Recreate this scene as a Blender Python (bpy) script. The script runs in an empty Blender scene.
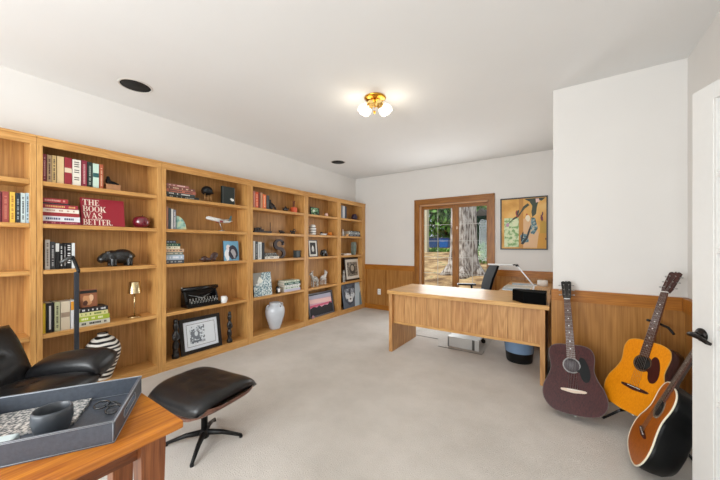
import bpy, bmesh, math, random
from mathutils import Vector, Matrix, Euler
R = math.radians
random.seed(7)
SC = bpy.context.scene
COL = SC.collection

# ------------------------------------------------------------------ camera
EYE = 1.3
FPX = 297.0
YAW = 34.0
cd = bpy.data.cameras.new('camera')
cam = bpy.data.objects.new('camera', cd)
COL.objects.link(cam)
cam.location = (0, 0, EYE)
cam.rotation_euler = (R(90), 0, R(YAW))
cd.sensor_width = 36
cd.lens = 36 * FPX / 720
cd.shift_y = -5 / 720 * -1
cd.clip_start = 0.05
SC.camera = cam

# ------------------------------------------------------------------ world, sun, exposure
w = bpy.data.worlds.new('sky')
SC.world = w
w.use_nodes = True
nt = w.node_tree
bg = nt.nodes['Background']
bg.inputs[0].default_value = (0.75, 0.87, 1.0, 1)
bg.inputs[1].default_value = 1.1
sd = bpy.data.lights.new('sun', 'SUN')
sd.energy = 3.2
sd.angle = R(2)
sd.color = (1, 0.95, 0.86)
sun = bpy.data.objects.new('sun', sd)
COL.objects.link(sun)
sun.rotation_euler = Vector((0.62, 0.42, -0.8)).to_track_quat('-Z', 'Y').to_euler()


def area(name, loc, aim, sx, sy, power, color=(1, 1, 1)):
    d = bpy.data.lights.new(name, 'AREA')
    d.shape = 'RECTANGLE'
    d.size = sx
    d.size_y = sy
    d.energy = power
    d.color = color
    o = bpy.data.objects.new(name, d)
    COL.objects.link(o)
    o.location = loc
    o.rotation_euler = (Vector(aim) - Vector(loc)).to_track_quat('-Z', 'Y').to_euler()
    return o


area('rear_fill_light', (-1.5, -2.35, 1.5), (-1.5, 3, 2.1), 2.6, 1.7, 170, (0.95, 0.985, 1.0))  # added area light behind the camera, tilted up to brighten the ceiling
area('glass_door_daylight', (-1.57, 5.12, 1.15), (-1.7, 1.5, 1.3), 1.1, 1.7, 30, (0.95, 0.985, 1.0))
SC.view_settings.view_transform = 'Standard'
SC.view_settings.look = 'None'
SC.view_settings.gamma = 1
SC.view_settings.exposure = -0.09
SC.view_settings.use_curve_mapping = False

CS, SN = math.cos(R(YAW)), math.sin(R(YAW))


def yx(px, X):
    """world Y where the sight line through column px meets the plane x = X"""
    u = (px - 360) / FPX
    return X * (CS * 1.0 + SN * u) / (-SN + CS * u)


def zx(px, py, X):
    u = (px - 360) / FPX
    k = X / (-SN + CS * u)
    return EYE + (245 - py) / FPX * k


# ------------------------------------------------------------------ materials
def lin(c):
    c = c / 255
    return c / 12.92 if c <= 0.04045 else ((c + 0.055) / 1.055) ** 2.4


def rgb(c):
    return (lin(c[0]), lin(c[1]), lin(c[2]), 1)


MC = {}


def mat(c, rough=0.6, metal=0.0, spec=0.5, noise=0.0, nscale=30, bump=0.0, coat=0.0, key=None):
    k = (tuple(c), rough, metal, spec, noise, nscale, bump, coat)
    if k in MC:
        return MC[k]
    m = bpy.data.materials.new('paint_%03d' % len(MC))
    m.use_nodes = True
    n = m.node_tree.nodes
    l = m.node_tree.links
    b = n['Principled BSDF']
    b.inputs['Base Color'].default_value = rgb(c)
    b.inputs['Roughness'].default_value = rough
    b.inputs['Metallic'].default_value = metal
    b.inputs['Specular IOR Level'].default_value = spec
    b.inputs['Coat Weight'].default_value = coat
    tc = n.new('ShaderNodeTexCoord')
    ns = n.new('ShaderNodeTexNoise')
    ns.inputs['Scale'].default_value = nscale
    ns.inputs['Detail'].default_value = 4
    l.new(tc.outputs['Object'], ns.inputs['Vector'])
    amt = noise if noise else 0.01
    mr = n.new('ShaderNodeMapRange')
    mr.inputs[1].default_value = 0.3
    mr.inputs[2].default_value = 0.7
    mr.inputs[3].default_value = 1 - amt
    mr.inputs[4].default_value = 1 + amt
    l.new(ns.outputs['Fac'], mr.inputs[0])
    hs = n.new('ShaderNodeHueSaturation')
    hs.inputs['Color'].default_value = rgb(c)
    l.new(mr.outputs[0], hs.inputs['Value'])
    l.new(hs.outputs[0], b.inputs['Base Color'])
    if bump:
        bp = n.new('ShaderNodeBump')
        bp.inputs['Strength'].default_value = bump
        bp.inputs['Distance'].default_value = 0.003
        l.new(ns.outputs['Fac'], bp.inputs['Height'])
        l.new(bp.outputs[0], b.inputs['Normal'])
    MC[k] = m
    return m


def wood(name, c1, c2, axis='z', scale=1.0, rough=0.42, contrast=1.0, coat=0.08, spec=0.35):
    """streaky grain running along one axis, with broad cathedral bands"""
    m = bpy.data.materials.new(name)
    m.use_nodes = True
    n = m.node_tree.nodes
    l = m.node_tree.links
    b = n['Principled BSDF']
    b.inputs['Roughness'].default_value = rough
    b.inputs['Coat Weight'].default_value = coat
    b.inputs['Coat Roughness'].default_value = 0.3
    b.inputs['Specular IOR Level'].default_value = spec
    g = n.new('ShaderNodeNewGeometry')
    mp = n.new('ShaderNodeMapping')
    s = [9 * scale] * 3
    s['xyz'.index(axis)] = 1.5 * scale
    mp.inputs['Scale'].default_value = s
    l.new(g.outputs['Position'], mp.inputs['Vector'])
    n1 = n.new('ShaderNodeTexNoise')
    n1.inputs['Scale'].default_value = 1.0
    n1.inputs['Detail'].default_value = 2
    l.new(mp.outputs[0], n1.inputs['Vector'])
    mu = n.new('ShaderNodeMath')
    mu.operation = 'MULTIPLY'
    mu.inputs[1].default_value = 46
    l.new(n1.outputs['Fac'], mu.inputs[0])
    si = n.new('ShaderNodeMath')
    si.operation = 'SINE'
    l.new(mu.outputs[0], si.inputs[0])
    mp2 = n.new('ShaderNodeMapping')
    s2 = [130 * scale] * 3
    s2['xyz'.index(axis)] = 4 * scale
    mp2.inputs['Scale'].default_value = s2
    l.new(g.outputs['Position'], mp2.inputs['Vector'])
    n2 = n.new('ShaderNodeTexNoise')
    n2.inputs['Scale'].default_value = 1.0
    n2.inputs['Detail'].default_value = 3
    l.new(mp2.outputs[0], n2.inputs['Vector'])
    a = n.new('ShaderNodeMath')
    a.operation = 'MULTIPLY_ADD'
    a.inputs[1].default_value = 0.07 * contrast
    l.new(si.outputs[0], a.inputs[0])
    l.new(n2.outputs['Fac'], a.inputs[2])
    n3 = n.new('ShaderNodeTexNoise')
    n3.inputs['Scale'].default_value = 1.3
    l.new(g.outputs['Position'], n3.inputs['Vector'])
    a2 = n.new('ShaderNodeMath')
    a2.operation = 'MULTIPLY_ADD'
    a2.inputs[1].default_value = 0.5
    l.new(n3.outputs['Fac'], a2.inputs[0])
    l.new(a.outputs[0], a2.inputs[2])
    cr = n.new('ShaderNodeValToRGB')
    cr.color_ramp.elements[0].position = 0.45
    cr.color_ramp.elements[0].color = rgb(c2)
    cr.color_ramp.elements[1].position = 1.0
    cr.color_ramp.elements[1].color = rgb(c1)
    l.new(a2.outputs[0], cr.inputs[0])
    l.new(cr.outputs[0], b.inputs['Base Color'])
    return m


OAKV = wood('oak_vertical', (216, 166, 100), (176, 122, 62), 'z')
OAKH = wood('oak_along_wall', (216, 166, 100), (176, 122, 62), 'y')
OAKB = wood('oak_back_panel', (196, 148, 88), (150, 104, 56), 'z', 0.7, contrast=.8)
DESKX = wood('desk_oak_across', (222, 176, 112), (180, 128, 70), 'x')
DESKZ = wood('desk_oak_upright', (212, 164, 108), (168, 116, 68), 'z', 0.8, contrast=1.5)
DESKY = wood('desk_oak_deep', (214, 164, 104), (168, 118, 66), 'y')
WAINV = wood('wainscot_upright', (184, 130, 66), (146, 96, 40), 'z', 0.6)
WAINX = wood('wainscot_rail', (186, 120, 40), (144, 84, 18), 'x')
CASEZ = wood('casing_upright', (170, 112, 44), (122, 72, 20), 'z')
CASEX = wood('casing_across', (170, 112, 44), (122, 72, 20), 'x')
TABLE = wood('cherry_top', (218, 138, 42), (162, 84, 16), 'y', 0.9, rough=0.25, coat=0.5)
TABLEV = wood('cherry_leg', (168, 104, 60), (104, 56, 30), 'z', 1.2, rough=0.35)
TABLEA = wood('cherry_apron', (150, 88, 48), (90, 48, 24), 'y', 1.2, rough=0.35)
WALNUT = wood('walnut_ply', (138, 98, 82), (86, 56, 46), 'y', 1.6, rough=0.35)
SPRUCE = wood('amber_spruce', (236, 150, 18), (216, 124, 10), 'z', 1.2, rough=0.4, contrast=.2, coat=0.05, spec=0.2)
SPRUCE2 = wood('toned_spruce', (186, 104, 28), (150, 76, 16), 'z', 1.2, rough=0.35, contrast=.2, coat=0.05, spec=0.2)
MAHOG = wood('dark_mahogany', (84, 40, 38), (46, 22, 24), 'z', 1.4, rough=0.4, contrast=.5, coat=0.03, spec=0.15)
ROSEW = wood('rosewood', (78, 40, 34), (40, 20, 18), 'z', 1.4, rough=0.3)
NECKW = wood('mahogany_neck', (128, 76, 48), (92, 50, 32), 'z', 1.4, rough=0.3)

WALL = mat((226, 223, 219), 0.9, noise=0.012, nscale=3, spec=0.2)
CEIL = mat((236, 236, 235), 0.95, noise=0.01, nscale=2, spec=0.1)
BLACK = mat((16, 16, 17), 0.45, spec=.3)
GLOSSBLK = mat((14, 14, 15), 0.15, coat=0.5)
LEATHER = mat((22, 22, 24), 0.33, noise=0.25, nscale=60, bump=0.35)
TRAYM = mat((74, 80, 90), 0.42, noise=0.12, nscale=90, bump=0.3)
STITCH = mat((168, 174, 182), 0.6)
WHITE = mat((240, 240, 238), 0.5)
DOORW = mat((222, 221, 218), 0.4)
BRASS = mat((214, 160, 60), 0.22, 1.0)
STEEL = mat((176, 176, 174), 0.28, 1.0)
CHAMP = mat((196, 178, 140), 0.2, 1.0)
PAPER = mat((228, 220, 202), 0.8)
GREYMET = mat((74, 78, 86), 0.4, 0.6)


def carpet_mat():
    m = bpy.data.materials.new('carpet_pile')
    m.use_nodes = True
    n = m.node_tree.nodes
    l = m.node_tree.links
    b = n['Principled BSDF']
    b.inputs['Roughness'].default_value = 1
    b.inputs['Specular IOR Level'].default_value = 0.05
    g = n.new('ShaderNodeNewGeometry')
    a = n.new('ShaderNodeTexNoise')
    a.inputs['Scale'].default_value = 1.6
    a.inputs['Detail'].default_value = 5
    a.inputs['Roughness'].default_value = 0.65
    c = n.new('ShaderNodeTexNoise')
    c.inputs['Scale'].default_value = 160
    c.inputs['Detail'].default_value = 2
    l.new(g.outputs['Position'], a.inputs['Vector'])
    l.new(g.outputs['Position'], c.inputs['Vector'])
    mx = n.new('ShaderNodeMath')
    mx.operation = 'MULTIPLY_ADD'
    mx.inputs[1].default_value = 0.35
    l.new(c.outputs['Fac'], mx.inputs[0])
    l.new(a.outputs['Fac'], mx.inputs[2])
    r = n.new('ShaderNodeValToRGB')
    r.color_ramp.elements[0].position = 0.45
    r.color_ramp.elements[0].color = rgb((198, 192, 184))
    r.color_ramp.elements[1].position = 0.85
    r.color_ramp.elements[1].color = rgb((219, 213, 206))
    l.new(mx.outputs[0], r.inputs[0])
    l.new(r.outputs[0], b.inputs['Base Color'])
    bp = n.new('ShaderNodeBump')
    bp.inputs['Strength'].default_value = 0.5
    bp.inputs['Distance'].default_value = 0.01
    l.new(c.outputs['Fac'], bp.inputs['Height'])
    l.new(bp.outputs[0], b.inputs['Normal'])
    return m


def ramp_mat(name, scale, stops, rough=0.9, detail=6, stretch=(1, 1, 1), bump=0.0, kind='noise'):
    m = bpy.data.materials.new(name)
    m.use_nodes = True
    n = m.node_tree.nodes
    l = m.node_tree.links
    b = n['Principled BSDF']
    b.inputs['Roughness'].default_value = rough
    tc = n.new('ShaderNodeTexCoord')
    mp = n.new('ShaderNodeMapping')
    mp.inputs['Scale'].default_value = stretch
    l.new(tc.outputs['Object'], mp.inputs['Vector'])
    if kind == 'noise':
        t = n.new('ShaderNodeTexNoise')
        t.inputs['Detail'].default_value = detail
        out = t.outputs['Fac']
    elif kind == 'voronoi':
        t = n.new('ShaderNodeTexVoronoi')
        out = t.outputs['Distance']
    else:
        t = n.new('ShaderNodeTexWave')
        t.inputs['Distortion'].default_value = 4.0
        t.inputs['Detail'].default_value = 1
        t.inputs['Detail Scale'].default_value = 1.2
        t.bands_direction = 'Z'
        out = t.outputs['Fac']
    t.inputs['Scale'].default_value = scale
    l.new(mp.outputs[0], t.inputs['Vector'])
    r = n.new('ShaderNodeValToRGB')
    e = r.color_ramp.elements
    while len(e) < len(stops):
        e.new(0.5)
    for el, (p, c) in zip(e, stops):
        el.position = p
        el.color = rgb(c)
    l.new(out, r.inputs[0])
    l.new(r.outputs[0], b.inputs['Base Color'])
    if bump:
        bp = n.new('ShaderNodeBump')
        bp.inputs['Strength'].default_value = bump
        bp.inputs['Distance'].default_value = 0.03
        l.new(out, bp.inputs['Height'])
        l.new(bp.outputs[0], b.inputs['Normal'])
    return m


def glass_mat(name, tint=(1, 1, 1), refl=0.015, graze=0.5, rough=0.02):
    m = bpy.data.materials.new(name)
    m.use_nodes = True
    n = m.node_tree.nodes
    l = m.node_tree.links
    n.remove(n['Principled BSDF'])
    tr = n.new('ShaderNodeBsdfTransparent')
    tr.inputs[0].default_value = (*tint, 1)
    gl = n.new('ShaderNodeBsdfGlossy')
    gl.inputs['Roughness'].default_value = rough
    lw = n.new('ShaderNodeLayerWeight')
    lw.inputs[0].default_value = 0.5
    pw = n.new('ShaderNodeMath')
    pw.operation = 'POWER'
    pw.inputs[1].default_value = 5
    l.new(lw.outputs['Facing'], pw.inputs[0])
    fr = n.new('ShaderNodeMath')
    fr.operation = 'MULTIPLY_ADD'
    fr.inputs[1].default_value = graze
    fr.inputs[2].default_value = refl
    l.new(pw.outputs[0], fr.inputs[0])
    mx = n.new('ShaderNodeMixShader')
    l.new(fr.outputs[0], mx.inputs[0])
    l.new(tr.outputs[0], mx.inputs[1])
    l.new(gl.outputs[0], mx.inputs[2])
    l.new(mx.outputs[0], n['Material Output'].inputs[0])
    return m


GLASS = glass_mat('clear_glass')
MATGLASS = glass_mat('chair_mat_plastic', (0.97, 0.97, 0.97), .004, .05, .35)
BINGLASS = mat((120, 150, 184), 0.25)


# ------------------------------------------------------------------ mesh builder
class MB:
    def __init__(s):
        s.bm = bmesh.new()
        s.mats = []

    def mi(s, m):
        if m not in s.mats:
            s.mats.append(m)
        return s.mats.index(m)

    def _tag(s, before, m, smooth=False):
        i = s.mi(m)
        for f in s.bm.faces:
            if f not in before:
                f.material_index = i
                f.smooth = smooth

    def poly(s, pts, m, smooth=False):
        vs = [s.bm.verts.new(p) for p in pts]
        f = s.bm.faces.new(vs)
        f.material_index = s.mi(m)
        f.smooth = smooth
        return f

    def box(s, x0, x1, y0, y1, z0, z1, m, M=None):
        P = [Vector((x, y, z)) for z in (z0, z1) for y in (y0, y1) for x in (x0, x1)]
        if M is not None:
            P = [M @ p for p in P]
        v = [s.bm.verts.new(p) for p in P]
        i = s.mi(m)
        for q in ((0, 2, 3, 1), (4, 5, 7, 6), (0, 1, 5, 4), (2, 6, 7, 3), (0, 4, 6, 2), (1, 3, 7, 5)):
            f = s.bm.faces.new([v[k] for k in q])
            f.material_index = i
        return s

    def rings(s, rings, m, cap=True, smooth=True, closed=True):
        """loft a list of rings (each a list of points)"""
        i = s.mi(m)
        V = [[s.bm.verts.new(p) for p in r] for r in rings]
        n = len(V[0])
        for a, b in zip(V[:-1], V[1:]):
            for k in range(n if closed else n - 1):
                f = s.bm.faces.new((a[k], a[(k + 1) % n], b[(k + 1) % n], b[k]))
                f.material_index = i
                f.smooth = smooth
        if cap:
            for r, rev in ((V[0], True), (V[-1], False)):
                try:
                    f = s.bm.faces.new(list(reversed(r)) if rev else r)
                    f.material_index = i
                    f.smooth = False
                except ValueError:
                    pass
        return s

    def lathe(s, prof, m, seg=32, c=(0, 0, 0), cap=True, ry=1.0, mats=None):
        rr = []
        for r, z in prof:
            rr.append([Vector((c[0] + r * math.cos(2 * math.pi * k / seg), c[1] + ry * r * math.sin(2 * math.pi * k / seg), c[2] + z)) for k in range(seg)])
        return s.rings(rr, m, cap)

    def tube(s, path, r, m, seg=10, cap=True):
        P = [Vector(p) for p in path]
        rad = r if isinstance(r, (list, tuple)) else [r] * len(P)
        rr = []
        up = None
        for k, p in enumerate(P):
            a = P[max(k - 1, 0)]
            b = P[min(k + 1, len(P) - 1)]
            t = (b - a).normalized()
            if up is None:
                up = Vector((0, 0, 1)) if abs(t.z) < 0.9 else Vector((1, 0, 0))
            u = (up - t * up.dot(t)).normalized()
            v = t.cross(u)
            up = u
            rr.append([p + (u * math.cos(2 * math.pi * j / seg) + v * math.sin(2 * math.pi * j / seg)) * rad[k] for j in range(seg)])
        return s.rings(rr, m, cap)

    def prism(s, pts, z0, z1, m, smooth=False, axis='z'):
        def T(x, y, z):
            return (x, y, z) if axis == 'z' else ((x, z, y) if axis == 'y' else (z, x, y))
        return s.rings([[T(x, y, z0) for x, y in pts], [T(x, y, z1) for x, y in pts]], m, True, smooth)

    def ell(s, c, r, m, rot=None, seg=16, rings=10):
        M = Matrix.Translation(c)
        if rot:
            M = M @ Euler(rot).to_matrix().to_4x4()
        rr = []
        for k in range(1, rings):
            t = math.pi * k / rings
            rr.append([M @ Vector((r[0] * math.sin(t) * math.cos(2 * math.pi * j / seg), r[1] * math.sin(t) * math.sin(2 * math.pi * j / seg), -r[2] * math.cos(t))) for j in range(seg)])
        i = s.mi(m)
        V = [[s.bm.verts.new(p) for p in q] for q in rr]
        for a, b in zip(V[:-1], V[1:]):
            for k in range(seg):
                f = s.bm.faces.new((a[k], a[(k + 1) % seg], b[(k + 1) % seg], b[k]))
                f.material_index = i
                f.smooth = True
        bot = s.bm.verts.new(M @ Vector((0, 0, -r[2])))
        top = s.bm.verts.new(M @ Vector((0, 0, r[2])))
        for k in range(seg):
            for tri in ((V[0][(k + 1) % seg], V[0][k], bot), (V[-1][k], V[-1][(k + 1) % seg], top)):
                f = s.bm.faces.new(tri)
                f.material_index = i
                f.smooth = True
        return s

    def build(s, name, parent=None, loc=None, bevel=0, remesh=0, subsurf=0, rot=None):
        bmesh.ops.recalc_face_normals(s.bm, faces=s.bm.faces)
        me = bpy.data.meshes.new(name)
        s.bm.to_mesh(me)
        s.bm.free()
        for m in s.mats:
            me.materials.append(m)
        o = bpy.data.objects.new(name, me)
        COL.objects.link(o)
        if parent:
            o.parent = parent
        if loc:
            o.location = loc
        if rot:
            o.rotation_euler = rot
        if remesh:
            md = o.modifiers.new('r', 'REMESH')
            md.mode = 'VOXEL'
            md.voxel_size = remesh
            md.use_smooth_shade = True
            md2 = o.modifiers.new('s', 'SMOOTH')
            md2.iterations = 4
        if bevel:
            md = o.modifiers.new('b', 'BEVEL')
            md.width = bevel
            md.segments = 2
            md.limit_method = 'ANGLE'
        if subsurf:
            md = o.modifiers.new('ss', 'SUBSURF')
            md.levels = subsurf
            md.render_levels = subsurf
        return o


def tag(o, label=None, cat=None, group=None, kind=None):
    if label:
        o['label'] = label
    if cat:
        o['category'] = cat
    if group:
        o['group'] = group
    if kind:
        o['kind'] = kind
    return o


def thing(name, label, cat, loc=(0, 0, 0), rz=0, group=None):
    o = bpy.data.objects.new(name, None)
    o.empty_display_size = 0.05
    COL.objects.link(o)
    o.location = loc
    o.rotation_euler = (0, 0, rz)
    return tag(o, label, cat, group)


def struct(name, mb, **k):
    return tag(mb.build(name, **k), kind='structure')


def sbox(x0, x1, y0, y1, z0, z1, m):
    return MB().box(x0, x1, y0, y1, z0, z1, m)


Q = R(90)      # things on the left wall face +x
# ------------------------------------------------------------------ room shell
XL, XR, YB, YF, HC = -3.62, 0.79, 5.2, -2.6, 2.7
XBL, YBL = -0.055, 3.215          # the wall block that juts out at the right
tag(sbox(XL - .1, XR + .1, YF - .1, YB + .02, -.1, 0, carpet_mat()).build('floor'), kind='structure')
struct('ceiling', sbox(XL - .1, XR + .1, YF - .1, YB + .12, HC, HC + .12, CEIL))
struct('wall_left', sbox(XL - .12, XL, YF - .1, YB + .12, 0, HC, WALL))
struct('wall_right', sbox(XR, XR + .12, YF - .1, YBL, 0, HC, WALL))
b = MB()
b.box(XBL, XR + .12, YBL, YB + .12, 0, HC, WALL)
struct('wall_right_block', b)
DX0, DX1, DZ = -2.17, -0.965, 2.035       # glazed door opening
b = MB()
b.box(XL, DX0, YB, YB + .12, 0, HC, WALL)
b.box(DX1, XBL, YB, YB + .12, 0, HC, WALL)
b.box(DX0, DX1, YB, YB + .12, DZ, HC, WALL)
struct('wall_back', b)
b = MB()
b.box(XL, -2.9, YF - .1, YF, 0, HC, WALL)
b.box(-0.1, XR, YF - .1, YF, 0, HC, WALL)
b.box(-2.9, -0.1, YF - .1, YF, 0, .6, WALL)
b.box(-2.9, -0.1, YF - .1, YF, 2.45, HC, WALL)
struct('wall_rear', b)
wn = tag(sbox(-2.9, -0.1, YF - .06, YF - .05, .6, 2.45, GLASS).build('added_window_1'), kind='structure')  # unseen window, added in the rear wall to let sky light in
b = MB()
for x in (-2.9, -1.53, -0.16):
    b.box(x, x + .06, YF - .08, YF - .02, .6, 2.45, CASEZ)
b.box(-2.9, -.1, YF - .08, YF - .02, .6, .66, CASEX)
b.box(-2.9, -.1, YF - .08, YF - .02, 2.39, 2.45, CASEX)
b.build('added_window_frame', wn)

# wainscot on the back wall, left and right of the glazed door
RAIL = 0.905


def wains_y(name, x0, x1, Y, divs, top=RAIL):
    b = MB()
    b.box(x0, x1, Y - .012, Y, 0, top - .1, WAINV)
    b.box(x0, x1, Y - .024, Y, top - .1, top - .012, WAINX)
    b.box(x0, x1, Y - .034, Y, top - .012, top, WAINX)
    b.box(x0, x1, Y - .024, Y, 0, .1, WAINX)
    for d in divs:
        b.box(d - .012, d + .012, Y - .016, Y - .0, .1, top - .1, CASEZ)
    return struct(name, b)


wains_y('trim_1', -3.37, -2.252, YB, (-3.34, -2.88, -2.29))
wains_y('trim_2', -0.886, XBL, YB, (-.86, -.45, -.08))
wt = wains_y('trim_3', XBL - .012, XR, YBL, ())
b = MB()
b.box(XBL - .012, XBL, YBL, YBL + .7, 0, RAIL, WAINV)
b.box(XBL - .012, .02, YBL - .024, YBL, 0, RAIL - .1, WAINV)
b.box(.64, .70, YBL - .022, YBL, .1, RAIL - .1, WAINV)
b.box(XR - .02, XR, YBL - .4, YBL - .024, 0, RAIL - .1, WAINV)
b.box(XR - .035, XR, YBL - .4, YBL - .024, RAIL - .1, RAIL, WAINX)
struct('trim_4', b)

# ------------------------------------------------------------------ glazed double door at the back
d1 = thing('door_1', None, None, (0, 0, 0))
d1['kind'] = 'structure'
b = MB()
b.box(-2.252, DX0, YB - .022, YB, 0, 2.12, CASEZ)
b.box(DX1, -0.886, YB - .022, YB, 0, 2.12, CASEZ)
b.box(-2.252, -0.886, YB - .0225, YB, 2.035, 2.122, CASEX)
b.box(-2.262, -2.238, YB - .034, YB, 0, 2.13, CASEZ)
b.box(-0.90, -0.876, YB - .034, YB, 0, 2.13, CASEZ)
b.box(-2.262, -0.876, YB - .034, YB, 2.11, 2.135, CASEX)
b.build('door_casing', d1)
b = MB()
JL = mat((206, 160, 120), 0.5)
b.box(DX0, DX0 + .02, YB, YB + .14, 0, DZ, JL)
b.box(DX1 - .02, DX1, YB, YB + .14, 0, DZ, CASEZ)
b.box(DX0, DX1, YB, YB + .14, DZ - .02, DZ, JL)
b.box(DX0, DX1, YB, YB + .14, 0, .02, JL)
b.build('door_jamb', d1)
MUN = mat((206, 204, 196), 0.5)
for x0, x1, sl, sr in ((DX0 + .02, -1.53, .03, .055), (-1.53, DX1 - .02, .055, .03)):
    b = MB()
    Y0, Y1 = YB + .07, YB + .115
    b.box(x0, x0 + sl, Y0, Y1, .02, DZ - .02, CASEZ)
    b.box(x1 - sr, x1, Y0, Y1, .02, DZ - .02, CASEZ)
    b.box(x0 + sl, x1 - sr, Y0, Y1, DZ - .075, DZ - .02, CASEX)
    b.box(x0 + sl, x1 - sr, Y0, Y1, .02, .2, CASEX)
    leaf = b.build('door_leaf', d1)
    gx0, gx1, gz0, gz1 = x0 + sl, x1 - sr, .2, DZ - .075
    sbox(gx0, gx1, Y0 + .02, Y0 + .025, gz0, gz1, GLASS).build('pane', leaf)
    b = MB()
    mid = (gx0 + gx1) / 2
    b.box(mid - .0035, mid + .0035, Y0 + .012, Y0 + .019, gz0, gz1, MUN)
    for k in range(1, 6):
        z = gz0 + (gz1 - gz0) * k / 6
        b.box(gx0, gx1, Y0 + .012, Y0 + .019, z - .0035, z + .0035, MUN)
    b.build('muntin', leaf)
b = MB()
b.ell((-1.50, YB + .055, 1.60), (.014, .014, .03), mat((220, 190, 160), 0.4))
b.build('latch', d1)

# ------------------------------------------------------------------ open white door at the right edge
ang = R(20.0)
d2 = thing('door_2', None, None, (0.530, 2.095, 0), 0)
d2['kind'] = 'structure'
d2.rotation_euler = (0, 0, R(-70))        # local +x runs from the handle edge to the hinge
DW, DT = .80, .04
b = MB()
ST = .112
b.box(0, ST, 0, DT, .01, 2.03, DOORW)
b.box(DW - ST, DW, 0, DT, .01, 2.03, DOORW)
b.box(ST, DW - ST, 0, DT, 1.955 - .0, 2.03, DOORW)
b.box(ST, DW - ST, 0, DT, .01, .25, DOORW)
b.build('door_frame', d2, bevel=.002)
b = MB()
g0, g1 = .25, 1.955
for k in range(1, 5):
    z = g1 - (g1 - g0) * k / 5 + .0
    b.box(ST, DW - ST, .005, DT - .005, z - .011, z + .011, DOORW)
b.box(DW / 2 - .011, DW / 2 + .011, .006, DT - .006, g0, g1, DOORW)
for x in (ST, DW - ST - .012):
    b.box(x, x + .012, .003, DT - .003, g0, g1, DOORW)
b.build('muntin', d2, bevel=.002)
sbox(ST, DW - ST, .018, .022, g0, g1, GLASS).build('pane', d2)
BRONZE = mat((40, 36, 34), 0.3, 0.8)
hd = MB()
HX, HZ = .055, .88
for sgn, yy in ((-1, 0), (1, DT)):
    hd.lathe([(0, 0), (.031, 0), (.031, .006), (.024, .013), (.012, .016), (.011, .045), (0, .045)], BRONZE, 24)
    new = [v for v in hd.bm.verts if not v.tag]
    M = Matrix.Translation((HX, yy, HZ)) @ Matrix.Rotation(R(90) if sgn < 0 else R(-90), 4, 'X')
    for v in new:
        v.co = M @ v.co
        v.tag = True
    o = .045 * sgn
    hd.tube([(HX - .004, yy + o, HZ), (HX + .02, yy + o * 1.05, HZ + .004), (HX + .06, yy + o * 1.05, HZ - .002), (HX + .088, yy + o, HZ - .012), (HX + .10, yy + o * .85, HZ - .016)],
            [.011, .012, .009, .009, .006], BRONZE, 12)
    for v in hd.bm.verts:
        v.tag = True
hd.build('door_handle', d2)

# ------------------------------------------------------------------ ground and trees outside
GROUND = ramp_mat('leafy_ground', 2.2, [(.35, (110, 80, 50)), (.5, (176, 142, 98)), (.6, (206, 176, 130)), (.68, (96, 110, 60))], detail=10)
b = MB()
ys = [5.32, 7, 9, 11, 13, 17, 24, 34]
zs = [-.06, .1, .33, .6, .85, 1.15, 1.25, 1.3]
for k in range(len(ys) - 1):
    b.poly([(-16, ys[k], zs[k]), (9, ys[k], zs[k]), (9, ys[k + 1], zs[k + 1]), (-16, ys[k + 1], zs[k + 1])], GROUND)
bmesh.ops.remove_doubles(b.bm, verts=b.bm.verts, dist=1e-4)
tag(b.build('ground_outside'), kind='structure')


def gz(y):
    for k in range(len(ys) - 1):
        if y <= ys[k + 1]:
            return zs[k] + (zs[k + 1] - zs[k]) * (y - ys[k]) / (ys[k + 1] - ys[k])
    return zs[-1]


BARK = ramp_mat('fir_bark', 7, [(.36, (92, 80, 72)), (.48, (150, 138, 128)), (.6, (206, 198, 190)), (.75, (120, 108, 98))], stretch=(3.0, 3.0, .55), bump=1.0)
DBARK = mat((92, 78, 66), 0.9, noise=.3, nscale=12)
LEAF = [mat(c, 0.6, noise=.3, nscale=5) for c in ((70, 118, 46), (104, 152, 62), (44, 84, 38), (134, 176, 86))]


def leaves(b, c, r, n, size, ms, seed):
    rnd = random.Random(seed)
    for k in range(n):
        d = Vector((rnd.gauss(0, 1), rnd.gauss(0, 1), rnd.gauss(0, 1))).normalized() * (rnd.random() ** .35)
        p = Vector((c[0] + d.x * r[0], c[1] + d.y * r[1], c[2] + d.z * r[2]))
        e = Euler((rnd.uniform(0, 6.3), rnd.uniform(0, 6.3), rnd.uniform(0, 6.3))).to_matrix()
        s = size * rnd.uniform(.6, 1.4)
        b.poly([p + e @ Vector(q) for q in ((-s, 0, 0), (0, -s * .45, 0), (s, 0, 0), (0, s * .45, 0))], ms[rnd.randrange(len(ms))])


t = thing('fir_tree', 'huge grey-barked tree trunk seen through the right glazed door leaf', 'tree', (-2.53, 9.6, gz(9.6)))
t.scale = (1.2, 1.2, 1)
b = MB()
rr = []
for z, r0, fl in ((-.1, .52, .3), (.08, .44, .22), (.3, .37, .1), (.7, .335, .05), (1.5, .32, .03), (3, .30, .03), (5.5, .27, .03)):
    rr.append([(r0 * (1 + fl * math.cos(5 * a + .6)) * math.cos(a), r0 * (1 + fl * math.cos(5 * a + .6)) * math.sin(a), z) for a in [2 * math.pi * k / 40 for k in range(40)]])
b.rings(rr, BARK)
b.build('trunk', t)
b = MB()
for k in range(6):
    a = k * 1.05 + .3
    z = 4.0 + .25 * k
    b.tube([(.2 * math.cos(a), .2 * math.sin(a), z), (1.1 * math.cos(a), 1.1 * math.sin(a), z + .1), (2 * math.cos(a), 2 * math.sin(a), z - .2)], [.05, .035, .015], DBARK, 8)
b.build('branch', t)
b = MB()
leaves(b, (0, 0, 5.2), (2.2, 2.2, 1.3), 900, .16, LEAF[:3], 3)
b.build('foliage', t)


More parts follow.
